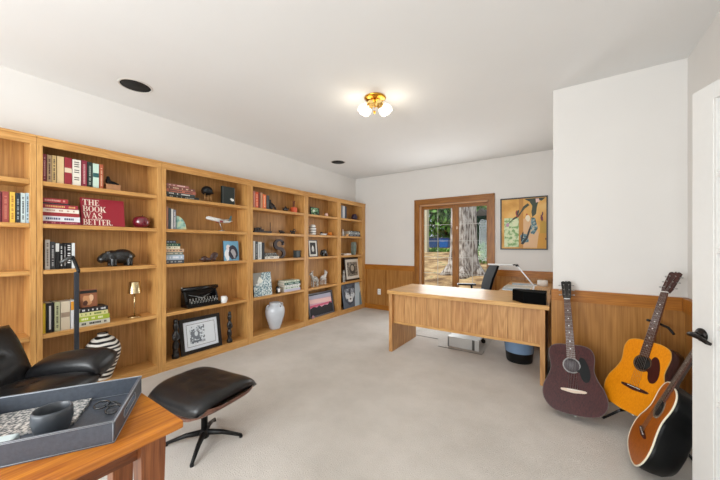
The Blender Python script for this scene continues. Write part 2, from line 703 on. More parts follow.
def tree(label, loc, r, h, n, seed, ms, size=.24, group=None, name='leafy_tree', rt=.12):
    t = thing(name, label, 'tree' if 'tree' in name else 'shrub', (loc[0], loc[1], gz(loc[1])), 0, group)
    b = MB()
    b.tube([(0, 0, -.1), (.05, .02, h * .5), (-.03, 0, h)], [rt, rt * .8, rt * .4], DBARK, 10)
    b.build('trunk', t)
    b = MB()
    leaves(b, (0, 0, h), r, n, size, ms, seed)
    b.build('foliage', t)
    return t


tree('dense green tree behind the blue bins, seen through left door leaf', (-7.0, 21.5), (2.5, 1.4, 2.6), 2.6, 2200, 11, LEAF[:3])
tree('green tree filling the gap between blue bins and big trunk', (-3.6, 25.8), (2.0, 1.2, 2.7), 2.5, 1800, 12, LEAF)
tree('bright green tree just right of the big trunk', (-2.9, 18.8), (2.1, 1.2, 2.6), 2.8, 2200, 13, [LEAF[0], LEAF[1], LEAF[3]])
tree('tall dark tree behind the big trunk', (-7.6, 30.5), (2.8, 1.5, 3.4), 3.2, 2000, 14, LEAF[:3])
tree('dark green tree at far left outside, past the pale post', (-12.6, 24), (2.6, 1.5, 3.2), 2.8, 1800, 15, LEAF[:3])
tree('distant tree outside to the right, mostly hidden by the back wall', (1.8, 25), (2.6, 1.5, 3.0), 2.9, 1800, 16, LEAF)
tree('low green shrub at the right foot of the big trunk', (-2.1, 11.6), (.55, .5, .5), .3, 700, 17, [LEAF[0], LEAF[1]], .07, name='low_shrub', rt=.03)
tree('low fern-like shrub in front of the blue bins', (-5.0, 14.6), (.7, .3, .12), .06, 500, 18, [LEAF[1], LEAF[3]], .07, name='low_shrub', rt=.02)
for px, lab, bl in ((434.5, 'dark blue bin outside, left of the two beyond the lawn', (34, 70, 120)), (444.8, 'brighter blue bin outside, right of the two beyond the lawn', (20, 92, 170))):
    u = (px - 360) / FPX
    k = 17 / (CS + SN * u)
    X = (-SN + CS * u) * k
    t = thing('storage_bin', lab, 'bin', (X, 17, gz(17)), 0, 'blue bins outdoors')
    BL = mat(bl, 0.4)
    b = MB()
    b.rings([[(x * .24, y * .24, 0) for x, y in ((-1, -1), (1, -1), (1, 1), (-1, 1))], [(x * .275, y * .27, .5) for x, y in ((-1, -1), (1, -1), (1, 1), (-1, 1))]], BL, smooth=False)
    b.build('body', t, bevel=.02)
    sbox(-.29, .29, -.3, .3, .5, .56, mat((bl[0] // 2, bl[1] // 2, bl[2] // 2 + 20), .4)).build('lid', t, bevel=.015)
POST = mat((206, 196, 170), .8, noise=.1)
t = thing('gate_post', 'pale beige post outside at left edge of the glazed door', 'post', (-5.62, 14.2, gz(14.2)))
sbox(-.14, .14, -.14, .14, -.1, 2.4, POST).build('shaft', t, bevel=.01)
sbox(-.18, .18, -.18, .18, 2.4, 2.5, POST).build('cap', t, bevel=.01)
t = thing('garden_shed', 'dark green shed outside to the right of the big trunk', 'shed', (-3.2, 15.0, gz(15.0)))
SHG = mat((22, 48, 36), .9, spec=.1)
sbox(-.3, .5, 0, .8, -.1, 1.7, SHG).build('wall', t)
b = MB()
b.prism([(-.4, 1.7), (.6, 1.7), (.1, 2.05)], -.1, .9, mat((70, 66, 60), .8), axis='y')
b.build('roof', t)

# ------------------------------------------------------------------ bookcases
XF, XBK = -3.37, -3.598
DEC = {'A': 1.803, 'B': 1.468, 'C': 1.102, 'D': .594, 'E': .085}
st = [(-0.46, -0.375), (.473, .541), (1.339, 1.422), (2.381, 2.465), (3.415, 3.507), (4.262, 4.367), (5.075, 5.19)]
names = ['oak bookcase at the left edge of the picture, half cut off',
         'oak bookcase with the red book, hippo and small lamp, second from left',
         'oak bookcase with the typewriter and model airplane',
         'oak bookcase with the white jar and the letter S',
         'narrow oak bookcase with the zebra figurine and sunset photo',
         'last oak bookcase by the back wall, with the wolf picture']
for i in range(6):
    a0, a1 = st[i]
    b0, b1 = st[i + 1]
    y0 = (a0 + a1) / 2 if i else a0
    y1 = (b0 + b1) / 2 if i < 5 else b1
    g = .0008
    c = thing('bookcase', names[i], 'bookcase', (0, y0, 0), 0, 'built-in oak bookcases along the left wall')
    W = y1 - y0
    p0, p1 = a1 - y0, b0 - y0          # opening in local y
    b = MB()
    b.box(XBK - .014, XBK, g, W - g, 0.0, 2.13, OAKB)
    b.build('back_panel', c)
    for s0, s1 in ((p0 - .02, p0), (p1, p1 + .02)):
        sbox(XBK, XF - .018, max(s0, g), min(s1, W - g), 0, 2.12, OAKV).build('side_panel', c)
    for s0, s1 in ((g, p0), (p1, W - g)):
        sbox(XF - .018, XF, s0, s1, 0, 2.08, OAKV).build('stile', c, bevel=.0015)
    sbox(XF - .018, XF, g, W - g, 2.08, 2.135, OAKH).build('top_rail', c)
    b = MB()
    b.box(XBK - .014, XF + .012, g, W - g, 2.135, 2.152, OAKH)
    b.build('top_board', c, bevel=.002)
    sbox(XF - .018, XF + .001, p0, p1, 0, .085, OAKH).build('base_rail', c)
    sbox(XBK, XF - .018, p0, p1, .067, .085, OAKH).build('bottom_board', c)
    for d in 'ABCD':
        z = DEC[d]
        sbox(XBK + .001, XF - .003, p0 + .001, p1 - .001, z - .034, z, OAKH).build('shelf', c, bevel=.002)


# ------------------------------------------------------------------ books
def cm(c):
    return mat(c, 0.45)


def book_up(label, y, z, t, h, col, dec=None, group=None, x=-3.415, depth=.15, lean=0, rz=Q, name='book'):
    o = thing(name, label, 'book', (x, y, z), rz, group)
    if lean:
        o.rotation_euler = (0, lean, rz)
    cv = cm(col)
    e = min(.003, t * .18)
    t2 = t / 2 - .0008
    b = MB()
    b.box(-t2, t2, 0, e, 0, h, cv)
    b.box(-t2, -t2 + e, e, depth, 0, h, cv)
    b.box(t2 - e, t2, e, depth, 0, h, cv)
    if dec:
        dc, style = dec
        dm = cm(dc)
        zf = -.0006
        if style == 'band':
            b.box(-t2 * .98, t2 * .98, zf, 0, h * .45, h * .62, dm)
        elif style == 'top':
            b.box(-t2 * .98, t2 * .98, zf, 0, h * .66, h * .97, dm)
        elif style == 'title':
            k = .12
            rnd = random.Random(int(y * 1000))
            while k < .86:
                L = rnd.uniform(.025, .05)
                b.box(-t2 * .35, t2 * .4, zf, 0, h * k, h * (k + L), dm)
                k += L + .014 + (.05 if rnd.random() < .2 else 0)
        elif style == 'lines':
            for k in (.88, .8, .72, .58, .5, .3, .22):
                b.box(-t2 * .6, t2 * .6, zf, 0, h * k, h * (k + .035), dm)
        elif style == 'stripe':
            b.box(-t2 * .25, t2 * .25, zf, 0, h * .1, h * .9, dm)
    b.build('cover', o)
    sbox(-t2 + e, t2 - e, e, depth - .004, .004, h - .004, PAPER).build('page_block', o)
    return o


def book_flat(label, y, z, w, t, col, dec=None, group=None, x=-3.415, depth=.16, rz=Q, yoff=0):
    o = thing('book', label, 'book', (x, y, z), rz, group)
    cv = cm(col)
    e = min(.0025, t * .18)
    t1 = t - .0008
    b = MB()
    b.box(-w / 2, w / 2, 0, e, 0, t1, cv)
    b.box(-w / 2, w / 2, e, depth, 0, e, cv)
    b.box(-w / 2, w / 2, e, depth, t1 - e, t1, cv)
    if dec:
        dm = cm(dec)
        k = -.42
        rnd = random.Random(int(y * 991) + int(z * 777))
        while k < .38:
            L = rnd.uniform(.02, .05)
            b.box(w * k, w * (k + L), -.0006, 0, t * .3, t * .7, dm)
            k += L + .012 + (.1 if rnd.random() < .25 else 0)
    b.build('cover', o)
    sbox(-w / 2 + .004, w / 2 - .004, e, depth - .004, e, t1 - e, PAPER).build('page_block', o)
    return o


XS = -3.415


def row(deck, items, group, x=XS):
    for px0, px1, top, col, dec, lab in items:
        y0, y1 = yx(px0, x), yx(px1, x)
        h = zx((px0 + px1) / 2, top, x) - DEC[deck]
        book_up(lab, (y0 + y1) / 2, DEC[deck], y1 - y0, h, col, dec, group, x)


def stack(deck, items, group, x=XS, depth=.16, base=None, k=1.0):
    """items bottom to top: px0, px1, thickness"""
    z = DEC[deck] if base is None else base
    for px0, px1, t, col, dec, lab in items:
        t *= k
        y0, y1 = yx(px0, x), yx(px1, x)
        book_flat(lab, (y0 + y1) / 2, z, y1 - y0, t, col, dec, group, x, depth)
        z += t
    return z


row('B', [(-6, 1.5, 191, (110, 40, 52), None, 'dark maroon book at the left picture edge on the second shelf'),
          (2, 9, 191.5, (158, 74, 66), ((190, 120, 100), 'title'), 'brick red book left of the yellow book'),
          (9.5, 15.2, 192, (226, 186, 78), ((180, 120, 50), 'title'), 'yellow book between brick red and dark books, leftmost bookcase'),
          (15.6, 20.3, 193, (38, 48, 58), ((150, 160, 160), 'title'), 'dark slate book right of the yellow book'),
          (20.6, 25.4, 193, (196, 214, 216), ((60, 70, 80), 'title'), 'pale grey-blue book right of the slate book'),
          (25.6, 29.5, 193, (170, 200, 218), ((60, 80, 90), 'title'), 'light blue book against the right side of the leftmost bookcase')],
    'books on the second shelf of the leftmost bookcase')
row('A', [(42.5, 46.6, 153.8, (132, 44, 58), ((200, 150, 150), 'title'), 'maroon book at the left end of the top shelf row'),
          (47, 51.8, 155, (188, 160, 124), ((80, 50, 40), 'title'), 'tan book with dark lettering, second on the top shelf row'),
          (52, 56.4, 155.5, (206, 176, 120), ((70, 50, 40), 'title'), 'yellowish tan book beside the plain cream book'),
          (57, 64, 156.5, (222, 194, 146), None, 'plain cream book left of the dark red banded book'),
          (64.4, 72, 157.7, (150, 40, 52), ((226, 206, 180), 'band'), 'dark red book with a cream band across its spine'),
          (72.4, 81, 159.8, (232, 226, 212), ((80, 70, 66), 'lines'), 'white book with dark lines of text on its spine'),
          (81.4, 87, 160.5, (134, 40, 58), ((200, 150, 150), 'title'), 'maroon book just right of the white book'),
          (87.4, 92.4, 162, (32, 50, 46), ((150, 160, 150), 'title'), 'blackish green book left of the pale aqua book'),
          (92.8, 99, 163.8, (200, 224, 210), ((40, 90, 90), 'band'), 'pale aqua book on the top shelf'),
          (99.4, 103.4, 164.5, (178, 92, 60), ((220, 180, 150), 'title'), 'rust brown book at the right end of the top shelf row')],
    'upright books on the top shelf of the second bookcase')
ztop = stack('B', [(42.5, 81, .026, (136, 38, 62), (190, 110, 120), 'crimson book at the bottom of the red and white stack'),
                   (42.5, 80, .042, (228, 226, 232), (90, 90, 120), 'thick white book second from bottom of the red stack'),
                   (42.5, 79.5, .03, (158, 48, 52), None, 'red book between the two white books'),
                   (42.5, 79, .032, (238, 226, 212), (190, 150, 130), 'cream-white book, fourth up the red stack'),
                   (42.5, 78, .034, (158, 44, 58), (220, 170, 110), 'red book with gold title below the thin dark book'),
                   (42.5, 70, .012, (44, 40, 46), None, 'thin dark book near the top of the red stack'),
                   (42.5, 68, .036, (160, 44, 48), (220, 160, 150), 'small red book on top of the red and white stack')],
             'stacked red and white books')
row('C', [(45, 50, 239.7, (206, 202, 194), ((120, 110, 100), 'title'), 'light grey book at left of the black book row'),
          (50.4, 55, 241.6, (60, 60, 62), ((180, 180, 180), 'title'), 'charcoal book beside the light grey book'),
          (55.4, 59.3, 242.6, (28, 28, 30), ((220, 220, 216), 'top'), 'black book with a white upper spine'),
          (59.6, 63.3, 243.4, (18, 18, 20), ((200, 200, 200), 'title'), 'black book right of the one with white upper spine'),
          (63.5, 66.4, 243.6, (22, 22, 24), ((170, 170, 170), 'title'), 'slim black book in the middle shelf row'),
          (66.6, 71.4, 243, (18, 18, 20), ((230, 230, 230), 'lines'), 'black book with bold white letters beside the white book'),
          (71.7, 75, 243, (222, 226, 226), None, 'white book at right end of the black book row')],
    'mostly black books above the floor lamp')
row('D', [(42, 45.6, 303.5, (226, 196, 52), None, 'bright yellow book at the left end of the fourth shelf, second bookcase'),
          (46, 54, 303, (20, 20, 26), ((220, 220, 220), 'stripe'), 'black book with white spine title beside the yellow book'),
          (54.5, 60, 302, (188, 190, 150), ((90, 90, 70), 'title'), 'sage green book beside the black book'),
          (60.6, 70, 301.5, (214, 200, 176), ((160, 140, 120), 'band'), 'wide cream book on the fourth shelf'),
          (70.6, 75.8, 300.5, (226, 228, 232), ((220, 150, 40), 'top'), 'white book partly behind the floor lamp pole')],
    'upright books on the fourth shelf')
zt = stack('D', [(79, 110, .03, (206, 206, 190), (40, 40, 40), 'grey and white book at bottom of the green stack'),
                 (79, 109.5, .03, (168, 186, 60), (240, 240, 200), 'lime green book in the stack under the small picture'),
                 (79, 108, .026, (216, 214, 150), (90, 120, 30), 'pale yellow-green book in the stack under the small picture'),
                 (80, 108, .026, (34, 34, 38), (220, 220, 220), 'black book on top of the green stack')],
           'green and black stacked books', k=1.4)


# ------------------------------------------------------------------ pictures
def frame(label, px0, px1, zt_, zb, x, lean, fc, fw, mc, mw, polys, bg, name='framed_picture', cat='picture', depth=.018, roll=0, glass=False, turn=0):
    y0, y1 = yx(px0, x), yx(px1, x)
    w_, h = y1 - y0, zt_ - zb
    o = thing(name, label, cat, (x, (y0 + y1) / 2, zb), Q + turn)
    o.rotation_euler = (-lean, roll, Q + turn)
    fm = mat(fc, 0.35)
    if fw:
        b = MB()
        b.box(-w_ / 2, -w_ / 2 + fw, 0, depth, 0, h, fm)
        b.box(w_ / 2 - fw, w_ / 2, 0, depth, 0, h, fm)
        b.box(-w_ / 2 + fw, w_ / 2 - fw, 0, depth, 0, fw, fm)
        b.box(-w_ / 2 + fw, w_ / 2 - fw, 0, depth, h - fw, h, fm)
        b.box(-w_ / 2 + fw * .5, w_ / 2 - fw * .5, depth * .6, depth * .9, fw * .5, h - fw * .5, fm)
        b.build('frame', o, bevel=.001)
    else:
        sbox(-w_ / 2, w_ / 2, .001, depth, 0, h, fm).build('panel', o)
    ix0, ix1, iz0, iz1 = -w_ / 2 + fw, w_ / 2 - fw, fw, h - fw
    if mc:
        b = MB()
        b.box(ix0, ix1, depth * .45, depth * .5, iz0, iz1, mat(mc, .8))
        b.build('mat_board', o)
    q = mw
    b = MB()
    yy = depth * .42 if fw else 0
    art(b, ix0 + q, ix1 - q, iz0 + q, iz1 - q, yy, bg, polys)
    b.build('print', o)
    return o


def art(b, x0, x1, z0, z1, y, bg, polys, m=None):
    W, H = x1 - x0, z1 - z0
    b.box(x0, x1, y, y + .0008, z0, z1, bg if not isinstance(bg, tuple) else mat(bg, .6))
    for k, (c, pts) in enumerate(polys):
        yk = y - .0002 - k * .00006
        cmx = c if not isinstance(c, tuple) else mat(c, .6)
        b.poly([(x0 + W * px, yk, z0 + H * pz) for px, pz in pts], cmx)


def blob(cx, cy, rx, ry, n=14, rot=0, wob=0, seed=0):
    rnd = random.Random(seed)
    out = []
    for k in range(n):
        a = 2 * math.pi * k / n
        s = 1 + wob * (rnd.random() - .5)
        x, y = rx * s * math.cos(a), ry * s * math.sin(a)
        out.append((min(max(cx + x * math.cos(rot) - y * math.sin(rot), .005), .995), min(max(cy + x * math.sin(rot) + y * math.cos(rot), .005), .995)))
    return out


def bar(x0, y0, x1, y1, t):
    d = Vector((x1 - x0, y1 - y0)).normalized() * t / 2
    return [(x0 - d.y, y0 + d.x), (x0 + d.y, y0 - d.x), (x1 + d.y, y1 - d.x), (x1 - d.y, y1 + d.x)]


# red display book: letters drawn as serif capitals from strokes
def serif(ch):
    """list of polygons in a unit cell (0..w, 0..1); returns (polys, width)"""
    T, t, s = .20, .07, .05
    P = []

    def V(x, y0=0, y1=1, th=T):
        P.append([(x, y0), (x + th, y0), (x + th, y1), (x, y1)])

    def Hh(x0, x1, y, th=t):
        P.append([(x0, y), (x1, y), (x1, y + th), (x0, y + th)])

    def arc(cx, cy, rx, ry, a0, a1, thick, thin):
        n = 14
        for k in range(n):
            qa, qb = R(a0 + (a1 - a0) * k / n), R(a0 + (a1 - a0) * (k + 1) / n)

            def th(a):
                return thin + (thick - thin) * abs(math.cos(a)) ** 1.5
            P.append([(cx + rx * math.cos(qa), cy + ry * math.sin(qa)), (cx + rx * math.cos(qb), cy + ry * math.sin(qb)),
                      (cx + (rx - th(qb)) * math.cos(qb), cy + (ry - thin) * math.sin(qb)), (cx + (rx - th(qa)) * math.cos(qa), cy + (ry - thin) * math.sin(qa))])
    if ch == 'T':
        V(.28); Hh(0, .76, .93); Hh(.16, .6, 0, s); V(0, .72, 1, .05); V(.71, .72, 1, .05); return P, .76
    if ch == 'H':
        V(.08); V(.56); Hh(.2, .6, .47); [Hh(a, a + .36, y, s) for a in (0, .48) for y in (0, .95)]; return P, .84
    if ch == 'E':
        V(.08); Hh(0, .66, 0); Hh(0, .64, .93); Hh(.2, .5, .47); V(.61, 0, .3, .05); V(.59, .74, 1, .05); V(.46, .36, .64, .04); return P, .68
    if ch == 'B':
        V(.08); Hh(0, .4, 0); Hh(0, .4, .93); Hh(.2, .4, .5, .06)
        arc(.38, .75, .28, .25, -90, 90, .17, .07); arc(.4, .27, .32, .27, -90, 90, .19, .07); return P, .72
    if ch == 'O':
        arc(.4, .5, .4, .52, 0, 360, .2, .06); return P, .8
    if ch == 'K':
        V(.08); [Hh(0, .36, y, s) for y in (0, .95)]
        P.append([(.26, .38), (.34, .38), (.74, .95), (.64, .95)]); P.append([(.36, .56), (.5, .62), (.82, .05), (.56, .05)])
        Hh(.5, .84, .95, s); Hh(.5, .88, 0, s); return P, .86
    if ch == 'W':
        for a, bb, th in (((.06, 1), (.32, 0), .18), ((.60, 1), (.36, 0), .06), ((.46, 1), (.74, 0), .18), ((1.02, 1), (.78, 0), .06)):
            P.append([(a[0], 1), (a[0] + th, 1), (bb[0] + th * .6, 0), (bb[0], 0)])
        Hh(0, .34, .95, s); Hh(.4, .68, .95, s); Hh(.9, 1.14, .95, s); return P, 1.14
    if ch == 'A':
        P.append([(.08, 0), (.15, 0), (.42, 1), (.34, 1)]); P.append([(.34, 1), (.46, 1), (.8, 0), (.57, 0)])
        Hh(.2, .6, .28); Hh(0, .26, 0, s); Hh(.48, .88, 0, s); return P, .88
    if ch == 'S':
        arc(.32, .74, .27, .28, 40, 250, .16, .07); arc(.32, .27, .29, .29, -140, 80, .17, .07)
        P.append([(.1, .62), (.3, .44), (.5, .50), (.2, .76)])
        V(.52, .7, 1, .05); V(.04, 0, .3, .05); return P, .64
    if ch == 'R':
        V(.08); Hh(0, .4, .93); Hh(.2, .42, .47, .06); arc(.4, .74, .28, .27, -90, 90, .17, .07)
        P.append([(.36, .48), (.54, .52), (.8, .04), (.58, .04)]); Hh(0, .36, 0, s); Hh(.56, .86, 0, s); return P, .84
    if ch == '.':
        return [blob(.1, .1, .1, .1, 10)], .2


xr = -3.44
ya, yb_ = yx(81.5, xr), yx(125, xr)
zt2 = zx(82, 196.6, xr)
o = thing('display_book', 'large dark red hardcover facing out that reads THE BOOK WAS BETTER', 'book', (xr, (ya + yb_) / 2, DEC['B']), Q)
W_, H_ = yb_ - ya, zt2 - DEC['B']
o.rotation_euler = (R(-8), 0, Q)
RED = mat((150, 26, 44), .45)
b = MB()
b.box(-W_ / 2, W_ / 2, 0, .003, 0, H_, RED)
b.box(-W_ / 2, W_ / 2, .022, .025, 0, H_, RED)
b.box(-W_ / 2, -W_ / 2 + .003, .003, .022, 0, H_, RED)
b.build('cover', o)
sbox(-W_ / 2 + .003, W_ / 2 - .005, .003, .022, .004, H_ - .004, PAPER).build('page_block', o)
b = MB()
LET = mat((240, 220, 206), .6)
rows = ['THE', 'BOOK', 'WAS', 'BETTER.']
lh = H_ * .205
for ri, wd in enumerate(rows):
    x = -W_ / 2 + .012
    zb = H_ * (.745 - ri * .235)
    sc = lh * (.93 if wd != 'BETTER.' else .80)
    k = 0
    for ch in wd:
        ps, wdt = serif(ch)
        for p in ps:
            k += 1
            b.poly([(x + px * sc, -.0006 - .00002 * k, zb + pz * lh) for px, pz in p], LET)
        x += (wdt + .05) * sc
b.build('title_lettering', o)

# little box and figurine, top shelf
x = -3.46
y0, y1 = yx(105, x), yx(119, x)
t = thing('wooden_box', 'small tan wooden box on the top shelf under a dark figurine', 'box', (x, (y0 + y1) / 2, DEC['A']), Q)
TAN = mat((178, 128, 88), .5, noise=.1)
w2 = (y1 - y0) / 2
sbox(-w2, w2, -.04, .04, 0, .045, TAN).build('body', t, bevel=.002)
sbox(-w2 - .003, w2 + .003, -.043, .043, .045, .056, TAN).build('lid', t, bevel=.002)
b = MB()
b.ell((-.028, 0, .032), (.022, .018, .03), BLACK)
b.ell((-.03, 0, .066), (.014, .014, .013), BLACK)
b.tube([(-.02, 0, .02), (.01, 0, .022), (.045, 0, .01), (.055, 0, .004)], [.018, .014, .011, .006], BLACK)
b.ell((.02, -.012, .010), (.02, .01, .012), BLACK)
o = b.build('figurine', remesh=.004)
o.location = (x, (y0 + y1) / 2, DEC['A'] + .0545)
o.rotation_euler = (0, 0, Q)
tag(o, 'small dark reclining figurine on the tan wooden box', 'figurine')
# red glass apple
x = -3.46
t = thing('glass_apple', 'dark red glossy round paperweight at the right of the red book', 'paperweight', (x, yx(141.5, x), DEC['B']), Q)
t.scale = (1, 1, 1.3)
RG = mat((104, 14, 34), .08, coat=1.0)
b = MB()
b.lathe([(0, .012), (.03, .002), (.045, .0), (.066, .02), (.075, .048), (.066, .076), (.04, .09), (.014, .086), (0, .078)], RG, 32, cap=False)
b.build('body', t)
b = MB()
b.tube([(0, 0, .078), (.004, 0, .092), (.010, 0, .1)], .003, BLACK, 8)
b.build('stem', t)
# hippo
x = -3.475
yc = yx(118, x)
b = MB()
HB = mat((24, 25, 26), .25, coat=.3)
b.ell((.03, 0, .098), (.10, .062, .07), HB)
b.ell((-.045, 0, .098), (.06, .054, .06), HB)
b.ell((-.095, 0, .09), (.045, .045, .045), HB)
b.ell((-.122, 0, .075), (.034, .048, .036), HB)
for sx in (-.045, .08):
    for sy in (-.036, .036):
        b.tube([(sx, sy, .08), (sx, sy, .008)], [.03, .026], HB)
for sy in (-.026, .026):
    b.ell((-.082, sy, .138), (.01, .008, .014), HB)
    b.ell((-.105, sy * .8, .126), (.009, .009, .009), HB)
    b.ell((-.134, sy * .7, .105), (.008, .008, .006), HB)
b.tube([(.125, 0, .12), (.136, 0, .09)], .006, HB)
for v in b.bm.verts:
    v.co.z = max(v.co.z - .008, 0)
o = b.build('hippo_figurine', remesh=.0045)
o.location = (x, yc, DEC['C'])
o.rotation_euler = (0, 0, Q)
tag(o, 'glossy black hippopotamus figurine on the middle shelf', 'figurine')
# small picture on the stack
frame('small brown picture with a black top standing on the green book stack', 80.5, 97.5, zt + .155, zt, -3.47, R(6), (40, 26, 22), .0, None, 0,
      [((20, 18, 18), [(0, .78), (1, .78), (1, .94), (0, .94)]), ((206, 150, 104), blob(.45, .42, .28, .3, 12, .3, .5, 2)), ((232, 190, 150), blob(.65, .5, .14, .2, 10, 0, .4, 3)), ((90, 50, 36), blob(.3, .25, .15, .15, 10, 0, .4, 4))],
      (150, 92, 60), name='display_book', cat='book')
# small table lamp
x = -3.46
t = thing('cordless_lamp', 'small champagne metal lamp on the fourth shelf', 'lamp', (x, yx(134.5, x), DEC['D']), Q)
t.scale = (1.25, 1.25, 1.28)
b = MB()
b.lathe([(0, 0), (.042, 0), (.042, .006), (.038, .009), (0, .009)], CHAMP, 32)
b.build('base', t)
b = MB()
b.lathe([(.0045, .009), (.0045, .2)], CHAMP, 12)
b.build('pole', t)
b = MB()
b.lathe([(.044, .185), (.036, .27), (.034, .272), (0, .272)], CHAMP, 32, cap=False)
b.lathe([(.042, .186), (.033, .268)], mat((230, 220, 190), .4), 32, cap=False)
b.build('lamp_shade', t)

# striped vase on the bottom shelf
ZEB = ramp_mat('painted_stripes', 9.0, [(.40, (18, 18, 18)), (.47, (18, 18, 18)), (.52, (236, 234, 226)), (1, (236, 234, 226))], rough=.35, kind='wave', stretch=(.55, .55, 1))
t = thing('striped_vase', 'white pottery vase with swirling black stripes behind the lounge chair', 'vase', (-3.455, yx(103, -3.45), DEC['E']), Q)
b = MB()
b.lathe([(0, 0), (.06, 0), (.064, .01), (.09, .09), (.125, .2), (.131, .255), (.12, .31), (.085, .36), (.045, .39), (.035, .4), (.04, .415), (.033, .418), (.028, .40), (0, .39)], ZEB, 48, cap=False)
b.build('body', t)

# ---- third bookcase
zz = stack('A', [(167, 199, .022, (30, 34, 32), (150, 150, 140), 'black-green book at the bottom of the top shelf stack'),
                 (166.5, 195, .02, (56, 62, 60), (220, 216, 210), 'dark book with white title above the bottom one'),
                 (166.5, 196, .022, (176, 104, 84), (70, 60, 60), 'terracotta book in the middle of the top shelf stack'),
                 (166.5, 195, .02, (120, 74, 66), (216, 190, 160), 'brown book second from top of the top shelf stack'),
                 (167, 189, .018, (158, 100, 92), (230, 200, 190), 'dusty pink book on top of the top shelf stack')],
           'stacked books on the top shelf above the globe bookend', k=1.45)
x = -3.47
t = thing('helmet_ornament', 'dark round helmet-like ornament on a stand, top shelf', 'ornament', (x, yx(207, x), DEC['A']), Q)
t.scale = (1.15, 1.15, 1.15)
HM = mat((30, 32, 34), .3, .4, noise=.3, nscale=40)
b = MB()
b.ell((0, 0, .12), (.056, .054, .05), HM)
b.ell((.0, -.01, .10), (.062, .05, .014), HM)
b.ell((-.005, -.035, .12), (.014, .02, .03), HM)
b.build('shell', t, remesh=.004)
b = MB()
for a in (-.03, 0.0, .03):
    b.tube([(a, -.02, .1), (a * 1.2, -.02, .0)], .005, mat((176, 130, 80), .4, .5), 8)
b.lathe([(0, 0), (.045, 0), (.045, .005), (0, .005)], HM, 24)
b.build('stand', t)
x = -3.43
o = book_up('tall black-green book facing out with a small white mark, top shelf', yx(228.5, x), DEC['A'], .028, .225, (26, 36, 34), None, None, x, .15)
b = MB()
o2 = o
wv = yx(235, x) - yx(222.5, x)
for ch in list(o.children):
    bpy.data.objects.remove(ch)
b.box(-wv / 2, wv / 2, 0, .003, 0, .222, cm((28, 38, 36)))
b.box(-wv / 2, wv / 2, .025, .028, 0, .222, cm((28, 38, 36)))
b.box(-wv / 2, -wv / 2 + .003, 0, .028, 0, .222, cm((28, 38, 36)))
b.box(-wv / 2 + .01, -wv / 2 + .012, -.0006, 0, 0.005, .216, cm((150, 150, 150)))
b.box(wv / 2 - .004, wv / 2 - .002, -.0006, 0, 0.005, .216, cm((150, 150, 150)))
b.poly([(wv * .12, -.0008, .07), (wv * .2, -.0008, .085), (wv * .42, -.0008, .075), (wv * .45, -.0008, .055), (wv * .3, -.0008, .045)], cm((235, 232, 226)))
b.build('cover', o)
sbox(-wv / 2 + .003, wv / 2 - .004, .003, .025, .004, .217, PAPER).build('page_block', o)

row('B', [(166.3, 168.3, 206.5, (180, 130, 110), None, 'thin tan book at the left end beside grey books'),
          (168.5, 171, 208, (74, 86, 92), None, 'slate grey book left of the white one'),
          (171.2, 173.3, 209, (226, 226, 222), None, 'thin white book among the grey books'),
          (173.5, 176, 209.8, (138, 140, 148), ((220, 220, 220), 'title'), 'mid grey book touching the globe bookend')],
    'upright books beside the globe bookend')
x = -3.43
yv = yx(176.3, x)
t = thing('globe_bookend', 'pale green half-globe bookend on the second shelf', 'bookend', (x, yv, DEC['B']), Q)
GL = ramp_mat('pale_map', 16, [(.4, (116, 160, 150)), (.52, (170, 206, 190)), (.6, (206, 206, 160))], rough=.4)
b = MB()
rg = (yx(186.5, x) - yv)
pts = [(0, 0)] + [(rg * math.sin(R(a)), .148 * math.cos(R(a))) for a in range(90, -1, -6)]
b.prism([(p[0], p[1]) for p in pts], 0, .05, GL, axis='y')
b.build('globe_half', t, bevel=.004)
b = MB()
b.tube([((rg + .003) * math.sin(R(a)), .025, .151 * math.cos(R(a))) for a in range(88, -1, -8)], .004, mat((120, 90, 50), .4, .6), 8)
b.build('meridian_band', t)
# airplane model
x = -3.46
yc = yx(219, x)
t = thing('model_airplane', 'white model airliner on a chrome stand, second shelf', 'model airplane', (x, yc, DEC['B']), Q)
t.scale = (1.05, 1.3, 1.6)
AW = mat((226, 228, 226), .3)
L2 = (yx(231, x) - yx(207, x)) / 2
b = MB()
b.tube([(-L2, 0, .093), (-L2 * .95, 0, .095), (-L2 * .8, 0, .096), (L2 * .4, 0, .078), (L2 * .8, 0, .077), (L2, 0, .08)], [.003, .009, .014, .014, .008, .003], AW, 14)
b.build('fuselage', t)
for sy in (-1, 1):
    b = MB()
    b.poly([(-.03, sy * .01, .085), (.02, sy * .01, .08), (.07, sy * .085, .09), (.05, sy * .085, .091)], AW)
    b.poly([(-.03, sy * .01, .082), (.02, sy * .01, .077), (.07, sy * .085, .0885), (.05, sy * .085, .0895)], AW)
    b.build('wing', t)
    b = MB()
    b.tube([(-.012, sy * .035, .074), (.022, sy * .035, .072)], .0065, mat((150, 60, 60), .4), 10)
    b.build('engine', t)
b = MB()
b.prism([(L2 * .74, .082), (L2 * .98, .082), (L2 * 1.05, .125), (L2 * .95, .125)], -.0015, .0015, mat((60, 110, 120), .4), axis='y')
b.box(L2 * .8, L2 * .98, -.03, .03, .081, .083, AW)
b.build('tail_fin', t)
b = MB()
b.tube([(.0, 0, .078), (.03, 0, .03), (.045, 0, .008)], .003, STEEL, 8)
b.lathe([(0, 0), (.034, 0), (.03, .008), (0, .008)], STEEL, 24, c=(.03, 0, 0))
b.build('stand', t)

